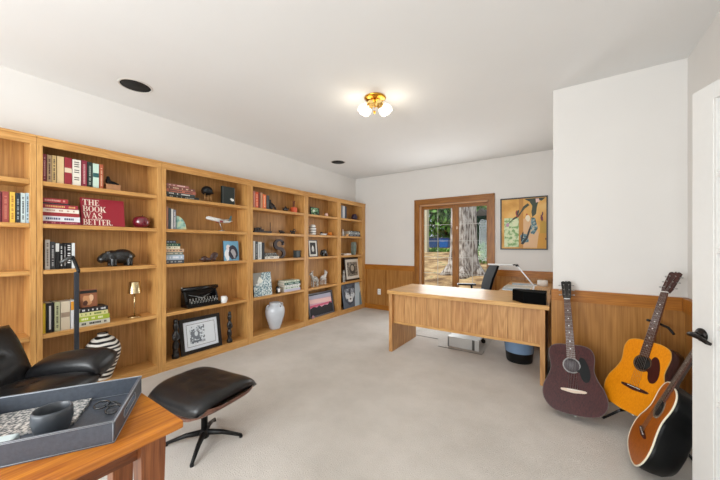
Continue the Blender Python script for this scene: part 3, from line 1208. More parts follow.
zz = stack('C', [(165.5, 184, .028, (70, 76, 84), (170, 170, 170), 'dark grey book at the bottom of the tall stack'),
                 (165.5, 184, .038, (176, 192, 208), (230, 232, 236), 'pale blue-white book, second from bottom of the tall stack'),
                 (165.5, 183, .022, (120, 128, 120), (210, 200, 180), 'grey-green book in the middle of the tall stack'),
                 (166, 184, .024, (206, 172, 142), (70, 70, 70), 'tan book in the middle of the tall stack'),
                 (165.5, 180, .02, (226, 222, 196), (40, 60, 50), 'ivory book above the tan one'),
                 (165.5, 180.5, .022, (44, 84, 72), (180, 190, 160), 'dark green book near the top of the tall stack'),
                 (166, 176, .022, (44, 52, 60), (160, 170, 180), 'small dark blue book on top of the tall stack')],
           'tall stack of seven books', x=-3.41, k=1.4)
x = -3.46
t = thing('bird_sculpture', 'small brown driftwood-like sculpture on the middle shelf', 'sculpture', (x, yx(209, x), DEC['C']), Q)
t.scale = (1.2, 1.2, 1.35)
BR = mat((70, 46, 40), .3, noise=.3, nscale=30)
b = MB()
b.ell((-.045, 0, .026), (.034, .025, .026), BR)
b.ell((-.08, 0, .02), (.02, .01, .008), BR)
b.tube([(-.02, 0, .02), (.01, 0, .018), (.03, 0, .03), (.06, 0, .05)], [.02, .014, .015, .013], BR)
b.ell((.055, 0, .052), (.042, .012, .03), BR, rot=(0, R(-20), 0))
b.ell((.05, 0, .02), (.02, .012, .02), BR)
b.build('body', t, remesh=.004)
frame('blue upright picture of a white figure on the middle shelf', 224.2, 239.2, zx(231, 241, -3.45), DEC['C'], -3.45, R(5), (60, 50, 50), 0, None, 0,
      [((230, 232, 236), blob(.22, .3, .16, .3, 14, 0, .3, 1)), ((222, 214, 214), blob(.3, .68, .14, .14, 12)), ((50, 50, 66), blob(.62, .4, .3, .36, 16, .4, .3, 5)), ((170, 170, 176), blob(.6, .36, .16, .25, 12, .5, .5, 6)), ((40, 40, 56), blob(.5, .3, .05, .25, 10, .6))],
      (112, 168, 200), name='photo_canvas', cat='picture')

# typewriter
x = -3.475
t = thing('typewriter', 'antique black typewriter on the fourth shelf', 'typewriter', (x, (yx(187, -3.42) + yx(220, -3.42)) / 2, DEC['D']), Q)
t.scale = (1, 1, 1.22)
TB = mat((20, 20, 21), .25, .3)
KM = mat((190, 188, 180), .3)
hw = (yx(220, -3.42) - yx(187, -3.42)) / 2
b = MB()
b.rings([[(-hw, -.075, .0), (hw, -.075, 0), (hw, .085, 0), (-hw, .085, 0)], [(-hw, -.075, .03), (hw, -.075, .03), (hw, .085, .03), (-hw, .085, .03)]], TB, smooth=False)
b.prism([(-.02, .03), (.085, .03), (.085, .14), (.03, .15), (-.02, .06)], -hw, -hw + .02, TB, axis='x')
b.prism([(-.02, .03), (.085, .03), (.085, .14), (.03, .15), (-.02, .06)], hw - .02, hw, TB, axis='x')
b.box(-hw + .02, hw - .02, .06, .085, .03, .14, TB)
b.build('body', t, bevel=.003)
b = MB()
b.tube([(-hw * 1.05, .03, .165), (hw * 1.02, .03, .165)], .02, TB, 16)
b.box(-hw, hw, .03, .06, .135, .15, TB)
b.build('platen', t)
b = MB()
for s in (-1, 1):
    b.tube([(s * hw * 1.02, .03, .165), (s * hw * 1.1, .03, .165)], .017, TB, 16)
b.tube([(-hw * 1.05, .03, .175), (-hw * 1.2, -.02, .19)], .004, STEEL, 8)
b.build('platen_knob', t)
b = MB()
for r_ in range(4):
    for k in range(10):
        xx = -hw * .78 + k * hw * 1.56 / 9 + (r_ % 2) * .006
        yy = -.07 + r_ * .016
        zz_ = .042 + r_ * .011
        b.lathe([(0, 0), (.0065, 0), (.0065, .003), (0, .003)], KM, 10, c=(xx, yy, zz_))
        b.tube([(xx, yy, zz_), (xx, yy + .02, .025)], .0012, STEEL, 5)
b.build('keys', t)
b = MB()
for k in range(22):
    a = R(200 + 140 * k / 21)
    b.tube([(0 + .035 * math.cos(a), .0, .09 + .02 * math.sin(a)), (hw * .75 * math.cos(a), .03, .12 + .05 * math.sin(a) * .5)], .0013, STEEL, 5)
b.build('type_bars', t)
b = MB()
for s in (-1, 1):
    b.lathe([(0, 0), (.03, 0), (.03, .008), (0, .008)], TB, 20, c=(s * hw * .55, .05, .142))
b.build('ribbon_spool', t)


def mug(label, loc, r, h, m, hside=1, name='mug', cat='mug'):
    t = thing(name, label, cat, loc, Q)
    b = MB()
    b.lathe([(0, .0), (r * .9, 0), (r, h * .12), (r, h), (r * .9, h), (r * .88, h * .12), (0, h * .1)], m, 28, cap=False)
    b.build('body', t)
    b = MB()
    b.tube([(hside * r * .95, 0, h * .8), (hside * r * 1.35, 0, h * .78), (hside * r * 1.5, 0, h * .5), (hside * r * 1.3, 0, h * .22), (hside * r * .95, 0, h * .2)], r * .12, m, 8)
    b.build('handle', t)
    return t


mug('small white mug to the right of the typewriter', (-3.41, yx(223.8, -3.41), DEC['D']), .033, .08, WHITE, 1)

# framed print and carved figures, bottom shelf
SK = ramp_mat('pencil_sketch', 60, [(.42, (90, 98, 108)), (.5, (206, 214, 222)), (.6, (226, 232, 238))], rough=.7)
frame('black framed sketch on a white ground leaning on the bottom shelf', 181.8, 222.5, zx(182, 320, -3.42) - .005, DEC['E'], -3.405, R(10), (14, 14, 15), .04, (220, 226, 234), .034,
      [((60, 64, 70), bar(.0, .0, 0.0001, 1, .012)), ((60, 64, 70), bar(1, 0, 1.0001, 1, .012)), ((60, 64, 70), bar(0, 0, 1, .0001, .016)), ((60, 64, 70), bar(0, 1, 1, 1.0001, .016)),
       (SK, [(.1, .12), (.62, .12), (.62, .9), (.1, .9)]), ((110, 118, 128), blob(.3, .5, .14, .24, 12, .4, .5, 2)), ((216, 224, 230), blob(.32, .55, .06, .12, 10)), ((100, 108, 118), bar(.14, .2, .5, .2, .08))],
      (224, 230, 236))


def totem(label, px, h, seed, x=-3.43, r=.026):
    t = thing('carved_figure', label, 'figurine', (x, yx(px, x), DEC['E']), Q)
    rnd = random.Random(seed)
    m = mat((22, 20, 20), .3, noise=.3, nscale=30)
    b = MB()
    prof = [(0, 0), (r * 1.15, 0), (r * 1.15, h * .08), (r * .8, h * .11), (r * .75, h * .22), (r * 1.0, h * .27), (r * .85, h * .38), (r * .6, h * .43), (r * .95, h * .5), (r, h * .6), (r * .7, h * .66),
            (r * .5, h * .7), (r * .8, h * .76), (r * .85, h * .84), (r * .6, h * .88), (r * .7, h * .94), (r * .5, h * .99), (0, h)]
    b.lathe(prof, m, 16, cap=False)
    for s in (-1, 1):
        b.tube([(s * r * .8, -r * .2, h * .62), (s * r * 1.0, -r * .5, h * .5), (s * .1 * r, -r * 1.05, h * .46)], r * .22, m, 8)
    b.ell((0, -r * .75, h * .8), (r * .16, r * .25, h * .03), m)
    for k in range(6):
        b.ell((rnd.uniform(-.5, .5) * r, -r * .7, h * rnd.uniform(.15, .6)), (r * .35, r * .35, r * .4), m)
    b.build('body', t, remesh=.004)
    return t


totem('tall dark carved figure left of the black framed sketch', 175.6, zx(175.6, 319, -3.43) - DEC['E'] - .0, 3, r=.033)
totem('slim dark carved figure right of the black framed sketch', 229.5, zx(231, 311, -3.43) - DEC['E'], 4, r=.030)

# ---- fourth bookcase
row('A', [(253.4, 255.4, 191, (206, 140, 124), None, 'pinkish thin book at the left of the orange books'),
          (255.5, 258.4, 192, (226, 96, 58), ((240, 180, 150), 'title'), 'bright orange book, first of the orange row'),
          (258.6, 260.4, 192, (120, 60, 50), None, 'thin dark brown book among the orange books'),
          (260.6, 262.6, 192.5, (196, 146, 110), None, 'thin tan book among the orange books'),
          (262.8, 266.2, 194.5, (232, 112, 56), ((246, 196, 160), 'title'), 'wide orange book at right of the row'),
          (266.5, 269.4, 195.5, (70, 74, 74), None, 'dark grey book after the orange row')],
    'orange books on the top shelf')
x = -3.46


def fig(name, label, cat, px, deck, x=-3.46):
    return thing(name, label, cat, (x, yx(px, x), DEC[deck]), Q)


t = fig('seated_figurine', 'dark seated figurine leaning back, beside the orange books', 'figurine', 272, 'A')
t.scale = (1.3, 1.3, 1.3)
DK = mat((36, 28, 26), .35)
b = MB()
b.ell((-.02, 0, .045), (.022, .02, .045), DK)
b.ell((-.028, 0, .1), (.016, .015, .018), DK)
b.tube([(-.02, 0, .02), (.02, 0, .045), (.045, 0, .03), (.05, 0, .005)], [.018, .014, .012, .009], DK)
b.box(-.045, .06, -.02, .02, 0, .012, DK)
b.tube([(-.02, 0, .08), (.01, 0, .07), (.035, 0, .05)], .008, DK)
b.build('body', t, remesh=.004)
t = fig('black_teapot', 'tiny black teapot on the top shelf left of the orange cube', 'teapot', 285.5, 'A')
t.scale = (1.2, 1.2, 1.3)
b = MB()
b.ell((0, 0, .028), (.033, .03, .028), GLOSSBLK)
b.ell((0, 0, .058), (.008, .008, .008), GLOSSBLK)
b.build('body', t)
b = MB()
b.tube([(.03, 0, .02), (.045, 0, .035), (.052, 0, .052)], [.009, .007, .005], GLOSSBLK)
b.build('spout', t)
b = MB()
b.tube([(-.028, 0, .045), (-.048, 0, .045), (-.048, 0, .02), (-.028, 0, .015)], .004, GLOSSBLK)
b.build('handle', t)
t = fig('orange_cube_vase', 'small orange cube holder with a brown stick ornament', 'ornament', 293.8, 'A')
t.scale = (1.35, 1.35, 1.4)
sbox(-.027, .027, -.027, .027, 0, .06, mat((222, 98, 60), .5)).build('body', t, bevel=.003)
b = MB()
for a, c in ((-.012, .02), (0, .0), (.012, -.014)):
    b.tube([(a * .3, 0, .055), (a, 0, .1), (a + c * .3, 0, .12)], .004, mat((120, 70, 44), .6), 8)
b.ell((0, 0, .125), (.02, .012, .01), mat((120, 70, 44), .6))
b.build('sticks', t)

t = fig('model_ship', 'long dark model steamer with a tall mast, second shelf', 'model ship', 262.5, 'B')
t.scale = (1, 1, 1.5)
hl = (yx(272.5, -3.46) - yx(253.8, -3.46)) / 2
b = MB()
b.prism([(-hl, .018), (-hl * .9, 0), (hl * .9, 0), (hl, .02)], -.018, .018, DK, axis='y')
b.build('hull', t, bevel=.002)
b = MB()
for k, (a, h_) in enumerate(((-.75, .045), (-.5, .05), (-.25, .048), (0, .035))):
    b.box(hl * a - .014, hl * a + .014, -.012, .012, .018, h_, DK)
b.lathe([(.006, 0), (.006, .03)], DK, 10, c=(-hl * .15, 0, .03))
b.build('deck_house', t)
b = MB()
b.tube([(hl * .85, 0, .015), (hl * .85, 0, .105)], .005, DK)
b.build('mast', t)
for px, lab, s in ((281.8, 'small dark crouching animal figurine, left of two on the second shelf', 1), (293, 'small dark animal figurine with a curled tail, right of two', 1.1)):
    t = fig('animal_figurine', lab, 'figurine', px, 'B')
    t.scale = (1.35, 1.3, 1.3)
    b = MB()
    b.ell((0, 0, .022 * s), (.03 * s, .015, .018 * s), DK)
    b.ell((-.032 * s, 0, .03 * s), (.013, .011, .012), DK)
    for a in (-.018, .018):
        b.tube([(a * s, 0, .02), (a * s * 1.2, 0, 0)], .008, DK)
    if s > 1:
        b.tube([(.03, 0, .03), (.04, 0, .05), (.02, 0, .062), (.0, 0, .052)], .006, DK)
    else:
        b.tube([(.028, 0, .022), (.045, 0, .012)], .006, DK)
    b.build('body', t, remesh=.004)

row('C', [(253.4, 255.2, 241, (226, 226, 222), None, 'white book at the left end of the row by the letter S'),
          (255.5, 257.9, 241.5, (62, 70, 76), ((170, 170, 170), 'title'), 'dark slate book second in the small row by the letter S'),
          (258.1, 261.7, 242, (220, 224, 224), ((130, 140, 150), 'stripe'), 'wider white book, third in the small row by the letter S'),
          (262, 264.6, 242.5, (30, 32, 34), None, 'black book nearest the letter S')],
    'upright books left of the letter S')
stack('C', [(265.2, 279, .036, (232, 228, 218), (120, 110, 100), 'cream book at the bottom of the low stack by the letter S'),
            (265.2, 278, .026, (36, 38, 40), (150, 150, 140), 'black book in the low stack by the letter S'),
            (265.5, 276.5, .022, (88, 84, 80), (200, 200, 190), 'grey book on top of the low stack by the letter S')],
      'low stack beside the letter S')
# letter S
t = fig('letter_s', 'big dark metal letter S standing on the middle shelf', 'letter', 279.2, 'C', -3.52)
t.scale = (1.25, 1, 1.13)
SM = mat((44, 32, 30), .35, .5)
b = MB()
cp = []
for k in range(31):
    a = k / 30
    if a < .5:
        th = R(20 + 250 * (a / .5))
        cp.append((.052 * math.cos(th), .17 + .052 * math.sin(th)))
    else:
        th = R(90 - 250 * ((a - .5) / .5))
        cp.append((.058 * math.cos(th), .06 + .058 * math.sin(th)))
wd = [.018 + .020 * math.sin(math.pi * k / 30) for k in range(31)]
L_, R_ = [], []
for k, (px_, pz_) in enumerate(cp):
    a = cp[max(k - 1, 0)]
    c = cp[min(k + 1, 30)]
    d = Vector((c[0] - a[0], c[1] - a[1])).normalized()
    L_.append((px_ - d.y * wd[k] / 2, pz_ + d.x * wd[k] / 2))
    R_.append((px_ + d.y * wd[k] / 2, pz_ - d.x * wd[k] / 2))
for k in range(30):
    q = [L_[k], L_[k + 1], R_[k + 1], R_[k]]
    b.prism([(p[0], p[1]) for p in q], -.012, .012, SM, axis='y')
b.box(.036, .056, -.012, .012, .16, .205, SM)
b.box(-.062, -.042, -.012, .012, .02, .07, SM)
for v in b.bm.verts:
    v.co.z *= 1.08
    v.co.x *= 1.25
b.build('body', t)
t = fig('dark_box', 'small dark slate box at the right end of the letter S shelf', 'box', 297, 'C')
t.scale = (1.25, 1.2, 1.4)
DG = mat((58, 66, 68), .5)
sbox(-.036, .036, -.03, .03, 0, .066, DG).build('body', t, bevel=.002)
sbox(-.038, .038, -.032, .032, .066, .08, DG).build('lid', t, bevel=.002)

MOS = ramp_mat('blue_grey_mosaic', 55, [(.1, (40, 60, 76)), (.35, (90, 130, 146)), (.6, (196, 212, 212)), (.9, (230, 236, 236))], rough=.4, kind='voronoi')
frame('square blue-grey speckled picture with a white shape, fourth shelf', 254.5, 272.3, zx(263, 272.5, -3.43), DEC['D'], -3.425, R(7), (30, 36, 40), 0, None, 0,
      [((150, 150, 144), [(0, 0.45), (.3, .55), (.5, 1), (0, 1)]), ((236, 240, 232), [(.2, .6), (.33, .84), (.55, .66), (.4, .54), (.28, .56)]), ((232, 236, 236), [(.1, .5), (.35, .62), (.3, .45)])],
      MOS, name='picture_canvas', cat='picture', depth=.02)
t = fig('label_candle', 'small black candle jar with a white label, fourth shelf', 'candle', 278, 'D', -3.43)
t.scale = (1.1, 1, 1.35)
b = MB()
b.lathe([(0, 0), (.03, 0), (.03, .07), (.026, .072), (.026, .06), (0, .06)], GLOSSBLK, 28, cap=False)
b.build('jar', t)
b = MB()
pts = [(.0306 * math.sin(R(a)), -.0306 * math.cos(R(a))) for a in range(-40, 41, 10)]
b.rings([[(p[0], p[1], .014) for p in pts], [(p[0], p[1], .052) for p in pts]], WHITE, cap=False, closed=False)
b.build('label_sticker', t)
stack('D', [(284.5, 300.5, .03, (196, 196, 214), None, 'lavender-grey book at bottom of the fourth shelf stack'),
            (284.5, 299.5, .028, (206, 216, 206), (90, 110, 96), 'pale book second from bottom of the fourth shelf stack'),
            (285, 300.5, .022, (226, 228, 226), (150, 160, 150), 'white book in the middle of the fourth shelf stack'),
            (284.5, 300.5, .03, (40, 78, 64), (180, 200, 190), 'dark green book near the top of the fourth shelf stack'),
            (285, 299.5, .022, (206, 216, 196), (80, 120, 80), 'pale green-white book on top of the fourth shelf stack')],
      'stack of books right of the black candle', k=1.25)
# white jar
t = thing('handled_jar', 'large white glazed jar with small ring handles, bottom shelf', 'jar', (-3.452, yx(274.6, -3.46), DEC['E']), Q)
t.scale = (1.22, 1.22, 1.25)
JW = mat((206, 212, 220), .25, noise=.05, nscale=14, coat=.4)
b = MB()
b.lathe([(0, 0), (.058, 0), (.062, .008), (.085, .08), (.108, .15), (.114, .2), (.108, .245), (.088, .272), (.066, .284), (.062, .292), (.068, .302), (.06, .303), (.054, .29), (0, .275)], JW, 48, cap=False)
b.build('body', t)
for s in (-1, 1):
    b = MB()
    b.tube([(s * .082, 0, .274), (s * .104, 0, .284), (s * .118, 0, .272), (s * .116, 0, .248), (s * .106, 0, .24)], .007, JW, 10)
    b.build('handle', t)
b = MB()
b.ell((.0, -.094, .265), (.004, .006, .014), mat((90, 90, 96), .4))
b.build('bead', t)

# ---- fifth bookcase
FR = ramp_mat('green_photo', 25, [(.4, (40, 80, 50)), (.5, (150, 200, 150)), (.6, (60, 60, 50))], rough=.5)
frame('small green landscape photo on the top shelf', 311, 319.6, zx(315, 207.3, -3.45), DEC['A'], -3.45, R(5), (30, 40, 34), .008, None, 0,
      [((230, 240, 220), blob(.4, .6, .15, .2, 12, 0, .4, 9)), ((30, 60, 40), blob(.7, .3, .2, .2, 12, 0, .4, 8))], FR)
t = fig('pink_ornament', 'small pinkish white round ornament on the top shelf', 'ornament', 326.4, 'A')
t.scale = (1.3, 1.3, 1.3)
b = MB()
b.ell((0, 0, .026), (.026, .024, .026), mat((236, 196, 180), .4, noise=.1))
b.lathe([(0, 0), (.016, 0), (.014, .006), (0, .006)], WHITE, 16)
b.build('body', t)
t = fig('white_bowl_stack', 'stack of white ribbed bowls at left of the second shelf', 'bowls', 312.3, 'B')
t.scale = (1.3, 1.3, 1.4)
b = MB()
for k, (r, z) in enumerate(((.05, 0), (.052, .03), (.052, .06), (.044, .088))):
    b.lathe([(0, z), (r * .8, z), (r, z + .02), (r * .96, z + .022), (0, z + .022)], WHITE, 28, cap=False)
    if k < 3:
        b.lathe([(r * .8, z + .0215), (r * .8, z + .0302)], mat((60, 56, 54), .5), 24, cap=False)
b.lathe([(.04, .11), (.03, .122), (0, .126)], WHITE, 24, cap=False)
b.build('body', t)
t = fig('white_dish', 'low white dish with dark ends beside the orange ball', 'dish', 323.2, 'B')
t.scale = (1.5, 1.3, 1.5)
b = MB()
b.lathe([(0, 0), (.03, 0), (.052, .018), (.048, .02), (.03, .008), (0, .006)], WHITE, 28, cap=False)
b.build('bowl', t)
b = MB()
b.ell((-.03, 0, .026), (.02, .016, .014), DK)
b.build('pebble', t)
t = fig('orange_gourd', 'small orange ball-shaped gourd on the second shelf', 'gourd', 330, 'B')
t.scale = (1.4, 1.4, 1.4)
b = MB()
b.lathe([(0, .006), (.012, 0), (.026, .01), (.03, .026), (.022, .042), (.006, .046), (0, .042)], mat((226, 132, 40), .5), 24, cap=False)
b.build('body', t)
b = MB()
b.tube([(0, 0, .042), (.003, 0, .055)], .003, DK, 6)
b.build('stem', t)
frame('white framed picture with a dark centre on the middle shelf', 309.3, 318.2, zx(314, 240, -3.45), DEC['C'], -3.45, R(5), (30, 26, 24), .01, (234, 232, 226), .032,
      [((200, 200, 196), blob(.5, .5, .22, .3, 12, .4, .6, 4)), ((240, 240, 236), blob(.45, .6, .1, .14, 10))], (44, 42, 42))
t = fig('black_elephant', 'small black elephant-like figurine on the middle shelf', 'figurine', 324.3, 'C')
t.scale = (1.5, 1.4, 1.5)
b = MB()
b.ell((.0, 0, .048), (.045, .028, .034), GLOSSBLK)
b.ell((-.04, 0, .052), (.022, .02, .022), GLOSSBLK)
b.tube([(-.055, 0, .05), (-.066, 0, .03), (-.062, 0, .012)], [.01, .008, .006], GLOSSBLK)
for a in (-.025, .028):
    for c in (-.014, .014):
        b.tube([(a, c, .03), (a, c, 0)], .012, GLOSSBLK)
b.build('body', t, remesh=.004)

ZB2 = ramp_mat('zebra_coat', 26, [(.40, (20, 20, 20)), (.45, (20, 20, 20)), (.5, (232, 230, 222)), (1, (232, 230, 222))], rough=.4, kind='wave', stretch=(1, 1, 1))


def zebra(label, px, s, flip, m, x):
    t = fig('zebra_figurine', label, 'figurine', px, 'D', x)
    b = MB()
    f = flip
    b.ell((0, 0, .095 * s), (.05 * s, .027 * s, .033 * s), m)
    b.tube([(f * .035 * s, 0, .105 * s), (f * .055 * s, 0, .145 * s), (f * .05 * s, 0, .17 * s)], [.024 * s, .018 * s, .016 * s], m)
    b.ell((f * .066 * s, 0, .165 * s), (.03 * s, .015 * s, .015 * s), m, rot=(0, f * R(25), 0))
    for c in (-.01, .01):
        b.ell((f * .042 * s, c * s, .19 * s), (.006 * s, .004 * s, .012 * s), m)
    for a in (-.034, .034):
        for c in (-.015, .015):
            b.tube([(a * s, c * s, .085 * s), (a * s * 1.15, c * s, .045 * s), (a * s * 1.1, c * s, 0)], [.014 * s, .008 * s, .009 * s], m)
    b.tube([(-f * .048 * s, 0, .11 * s), (-f * .06 * s, 0, .07 * s)], .004 * s, m)
    b.build('body', t, remesh=.0035)
    return t


zebra('zebra figurine with head to the left, fourth shelf', 314.8, 1.38, -1, ZB2, -3.44)
zebra('spotted black and white animal figurine facing right, fourth shelf', 323.0, 1.28, 1, mat((214, 214, 212), .4, noise=.4, nscale=40), -3.53)
SUNS = (214, 160, 178)
frame('silver framed sunset photo in pinks and black, bottom shelf', 310, 334.5, zx(322, 292, -3.42) + .0, DEC['E'] + .0, -3.405, R(9), (88, 88, 94), .022, (40, 42, 50), .016,
      [((236, 196, 190), [(0, .6), (1, .52), (1, .75), (0, .8)]), ((176, 176, 196), [(0, .82), (1, .78), (1, 1), (0, 1)]), ((206, 90, 120), [(0, .38), (1, .44), (1, .52), (0, .5)]),
       ((24, 22, 28), [(0, 0), (1, 0), (1, .42), (.9, .5), (.8, .36), (.66, .4), (.5, .34), (.4, .44), (.3, .36), (.15, .42), (0, .34)])], SUNS, depth=.02)
t = thing('pink_candle', 'little dusty pink candle in front of the sunset photo', 'candle', (-3.385, yx(313.2, -3.385), DEC['E']), Q)
b = MB()
b.lathe([(0, 0), (.018, 0), (.02, .02), (.016, .045), (.012, .046), (0, .04)], mat((176, 130, 140), .4), 20, cap=False)
b.build('body', t)
b = MB()
b.tube([(0, 0, .038), (0, 0, .052)], .0012, DK, 6)
b.build('wick', t)

# ---- sixth bookcase
row('A', [(341.6, 343, 205.5, (150, 156, 164), None, 'thin grey book at the far end of the top shelf'),
          (343.2, 344.8, 206, (214, 216, 220), None, 'thin white book at the far end of the top shelf'),
          (345, 346.6, 206.5, (70, 76, 90), None, 'thin navy book at the far end of the top shelf')],
    'books on the top shelf of the last bookcase')
t = fig('purple_pot', 'little dark purple pot on the top shelf of the last bookcase', 'pot', 354.3, 'A')
t.scale = (1.5, 1.4, 1.6)
b = MB()
b.lathe([(0, 0), (.03, 0), (.045, .03), (.04, .055), (.028, .065), (.03, .075), (.024, .075), (.02, .06), (0, .05)], mat((50, 34, 58), .3), 24, cap=False)
b.build('body', t)
t = fig('white_bottle', 'slim white bottle at left of the second shelf, last bookcase', 'bottle', 342.9, 'B')
t.scale = (1.2, 1.2, 1.3)
b = MB()
b.lathe([(0, 0), (.016, 0), (.018, .01), (.018, .06), (.008, .08), (.008, .1), (0, .1)], WHITE, 20, cap=False)
b.build('body', t)
stack('B', [(349, 360.4, .045, (60, 66, 74), (160, 170, 180), 'slate book at the bottom of the last bookcase stack'),
            (349.2, 360, .035, (200, 206, 206), (60, 60, 60), 'pale grey book in the middle of the last bookcase stack'),
            (350, 360, .03, (44, 52, 56), (210, 220, 220), 'dark book on top of the last bookcase stack')],
      'second shelf stack in the last bookcase')
t = thing('tan_shell', 'tan shell ornament in front of the second shelf stack', 'shell', (-3.392, yx(347.2, -3.392), DEC['B']), Q)
t.scale = (1.4, 1.1, 1.4)
b = MB()
b.ell((0, 0, .014), (.03, .014, .014), mat((214, 160, 104), .5, noise=.15))
b.ell((.012, 0, .02), (.014, .012, .012), mat((214, 160, 104), .5, noise=.15))
b.build('body', t, remesh=.003)
t = fig('grey_vase', 'tall narrow grey-green vase on the middle shelf, last bookcase', 'vase', 353.6, 'C')
t.scale = (1.35, 1.35, 1.35)
b = MB()
b.rings([[(x_ * r, y_ * r, z) for x_, y_ in ((-1, -1), (1, -1), (1, 1), (-1, 1))] for r, z in ((.024, 0), (.03, .08), (.03, .17), (.026, .19), (.022, .19), (.022, .1))], ramp_mat('grey_glaze', 6, [(.4, (96, 122, 110)), (.6, (150, 150, 146))], rough=.4), smooth=False)
b.build('body', t, bevel=.003)
stack('C', [(344.5, 351.3, .018, (226, 206, 190), None, 'small cream book under the white one, last bookcase'),
            (346, 351.2, .014, (236, 232, 226), None, 'tiny white book on the middle shelf, last bookcase')],
      'two tiny books on the middle shelf', x=-3.40)
PORT = ramp_mat('grey_brown_portrait', 30, [(.35, (70, 66, 60)), (.5, (130, 122, 110)), (.65, (170, 160, 144))], rough=.6)
frame('dark framed portrait with a white mat, fourth shelf of the last bookcase', 345.8, 361, zx(352, 257.5, -3.44), DEC['D'], -3.43, R(6), (44, 28, 20), .035, (226, 220, 208), .055,
      [((70, 64, 58), blob(.5, .5, .3, .36, 14, 0, .2, 3)), ((176, 166, 150), blob(.5, .56, .16, .22, 12))], PORT)
t = thing('grey_bird_figurine', 'small grey owl-like figurine at the left of the dark framed portrait', 'figurine', (-3.40, yx(343.8, -3.40), DEC['D']), Q)
t.scale = (1.5, 1.2, 1.6)
GB = mat((150, 146, 138), .6, noise=.3, nscale=50)
b = MB()
b.ell((0, 0, .05), (.028, .022, .05), GB)
b.ell((0, 0, .115), (.022, .02, .024), GB)
b.ell((-.012, 0, .14), (.005, .005, .01), GB)
b.ell((.012, 0, .14), (.005, .005, .01), GB)
b.ell((0, 0, .006), (.03, .02, .008), GB)
b.build('body', t, remesh=.004)
FUR = ramp_mat('wolf_fur', 18, [(.35, (60, 66, 76)), (.5, (130, 138, 150)), (.62, (196, 204, 212))], rough=.7, stretch=(1, 1, .6))
t = frame('canvas of a grey wolf face leaning against the last bookcase', 344.2, 363, .70 - .155, .087, -3.372, R(9), (24, 26, 30), 0, None, 0,
      [((196, 214, 226), [(.55, 0), (1, 0), (1, 1), (.7, 1)]), ((120, 146, 160), [(.8, 0), (1, 0), (1, .7), (.86, .5)]),
       ((66, 72, 84), [(.1, .92), (.2, .98), (.3, .84), (.5, .84), (.6, .97), (.66, .8), (.64, .5), (.5, .2), (.3, .1), (.1, .3), (.05, .6)]),
       (FUR, [(.14, .8), (.3, .8), (.5, .8), (.62, .78), (.6, .5), (.48, .25), (.32, .2), (.14, .4), (.1, .6)]),
       ((216, 220, 224), blob(.25, .5, .1, .14, 12, .3, .3, 1)), ((210, 216, 222), blob(.5, .5, .1, .13, 12, -.3, .3, 2)), ((226, 228, 230), blob(.37, .34, .13, .12, 12, 0, .2, 3)),
       ((26, 26, 30), blob(.37, .36, .045, .035, 10)), ((30, 28, 28), blob(.27, .58, .035, .02, 10)), ((30, 28, 28), blob(.49, .58, .035, .02, 10)), ((70, 76, 86), blob(.37, .66, .05, .14, 10))],
      (90, 100, 114), name='wolf_canvas', cat='picture', depth=.03)

# ------------------------------------------------------------------ back wall: picture, outlet
t = thing('framed_painting', 'square black-framed ochre painting of a dark branch on the back wall', 'painting', (-.4725, YB - .03, 1.227), 0)
PW, PH = .64, .805
fm = mat((28, 24, 22), .4)
b = MB()
f = .018
b.box(-PW / 2, -PW / 2 + f, 0, .03, 0, PH, fm)
b.box(PW / 2 - f, PW / 2, 0, .03, 0, PH, fm)
b.box(-PW / 2 + f, PW / 2 - f, 0, .03, 0, f, fm)
b.box(-PW / 2 + f, PW / 2 - f, 0, .03, PH - f, PH, fm)
b.build('frame', t)
OCH = ramp_mat('ochre_wash', 4, [(.35, (206, 150, 72)), (.5, (224, 172, 92)), (.65, (232, 190, 118))], rough=.6)
PGR = ramp_mat('pale_green_wash', 22, [(.4, (130, 170, 110)), (.5, (206, 222, 180)), (.62, (220, 226, 190))], rough=.6)
BRN = (66, 74, 62)
TEAL = ramp_mat('teal_feathers', 30, [(.35, (50, 70, 80)), (.5, (110, 150, 160)), (.62, (206, 190, 160))], rough=.6)
b = MB()
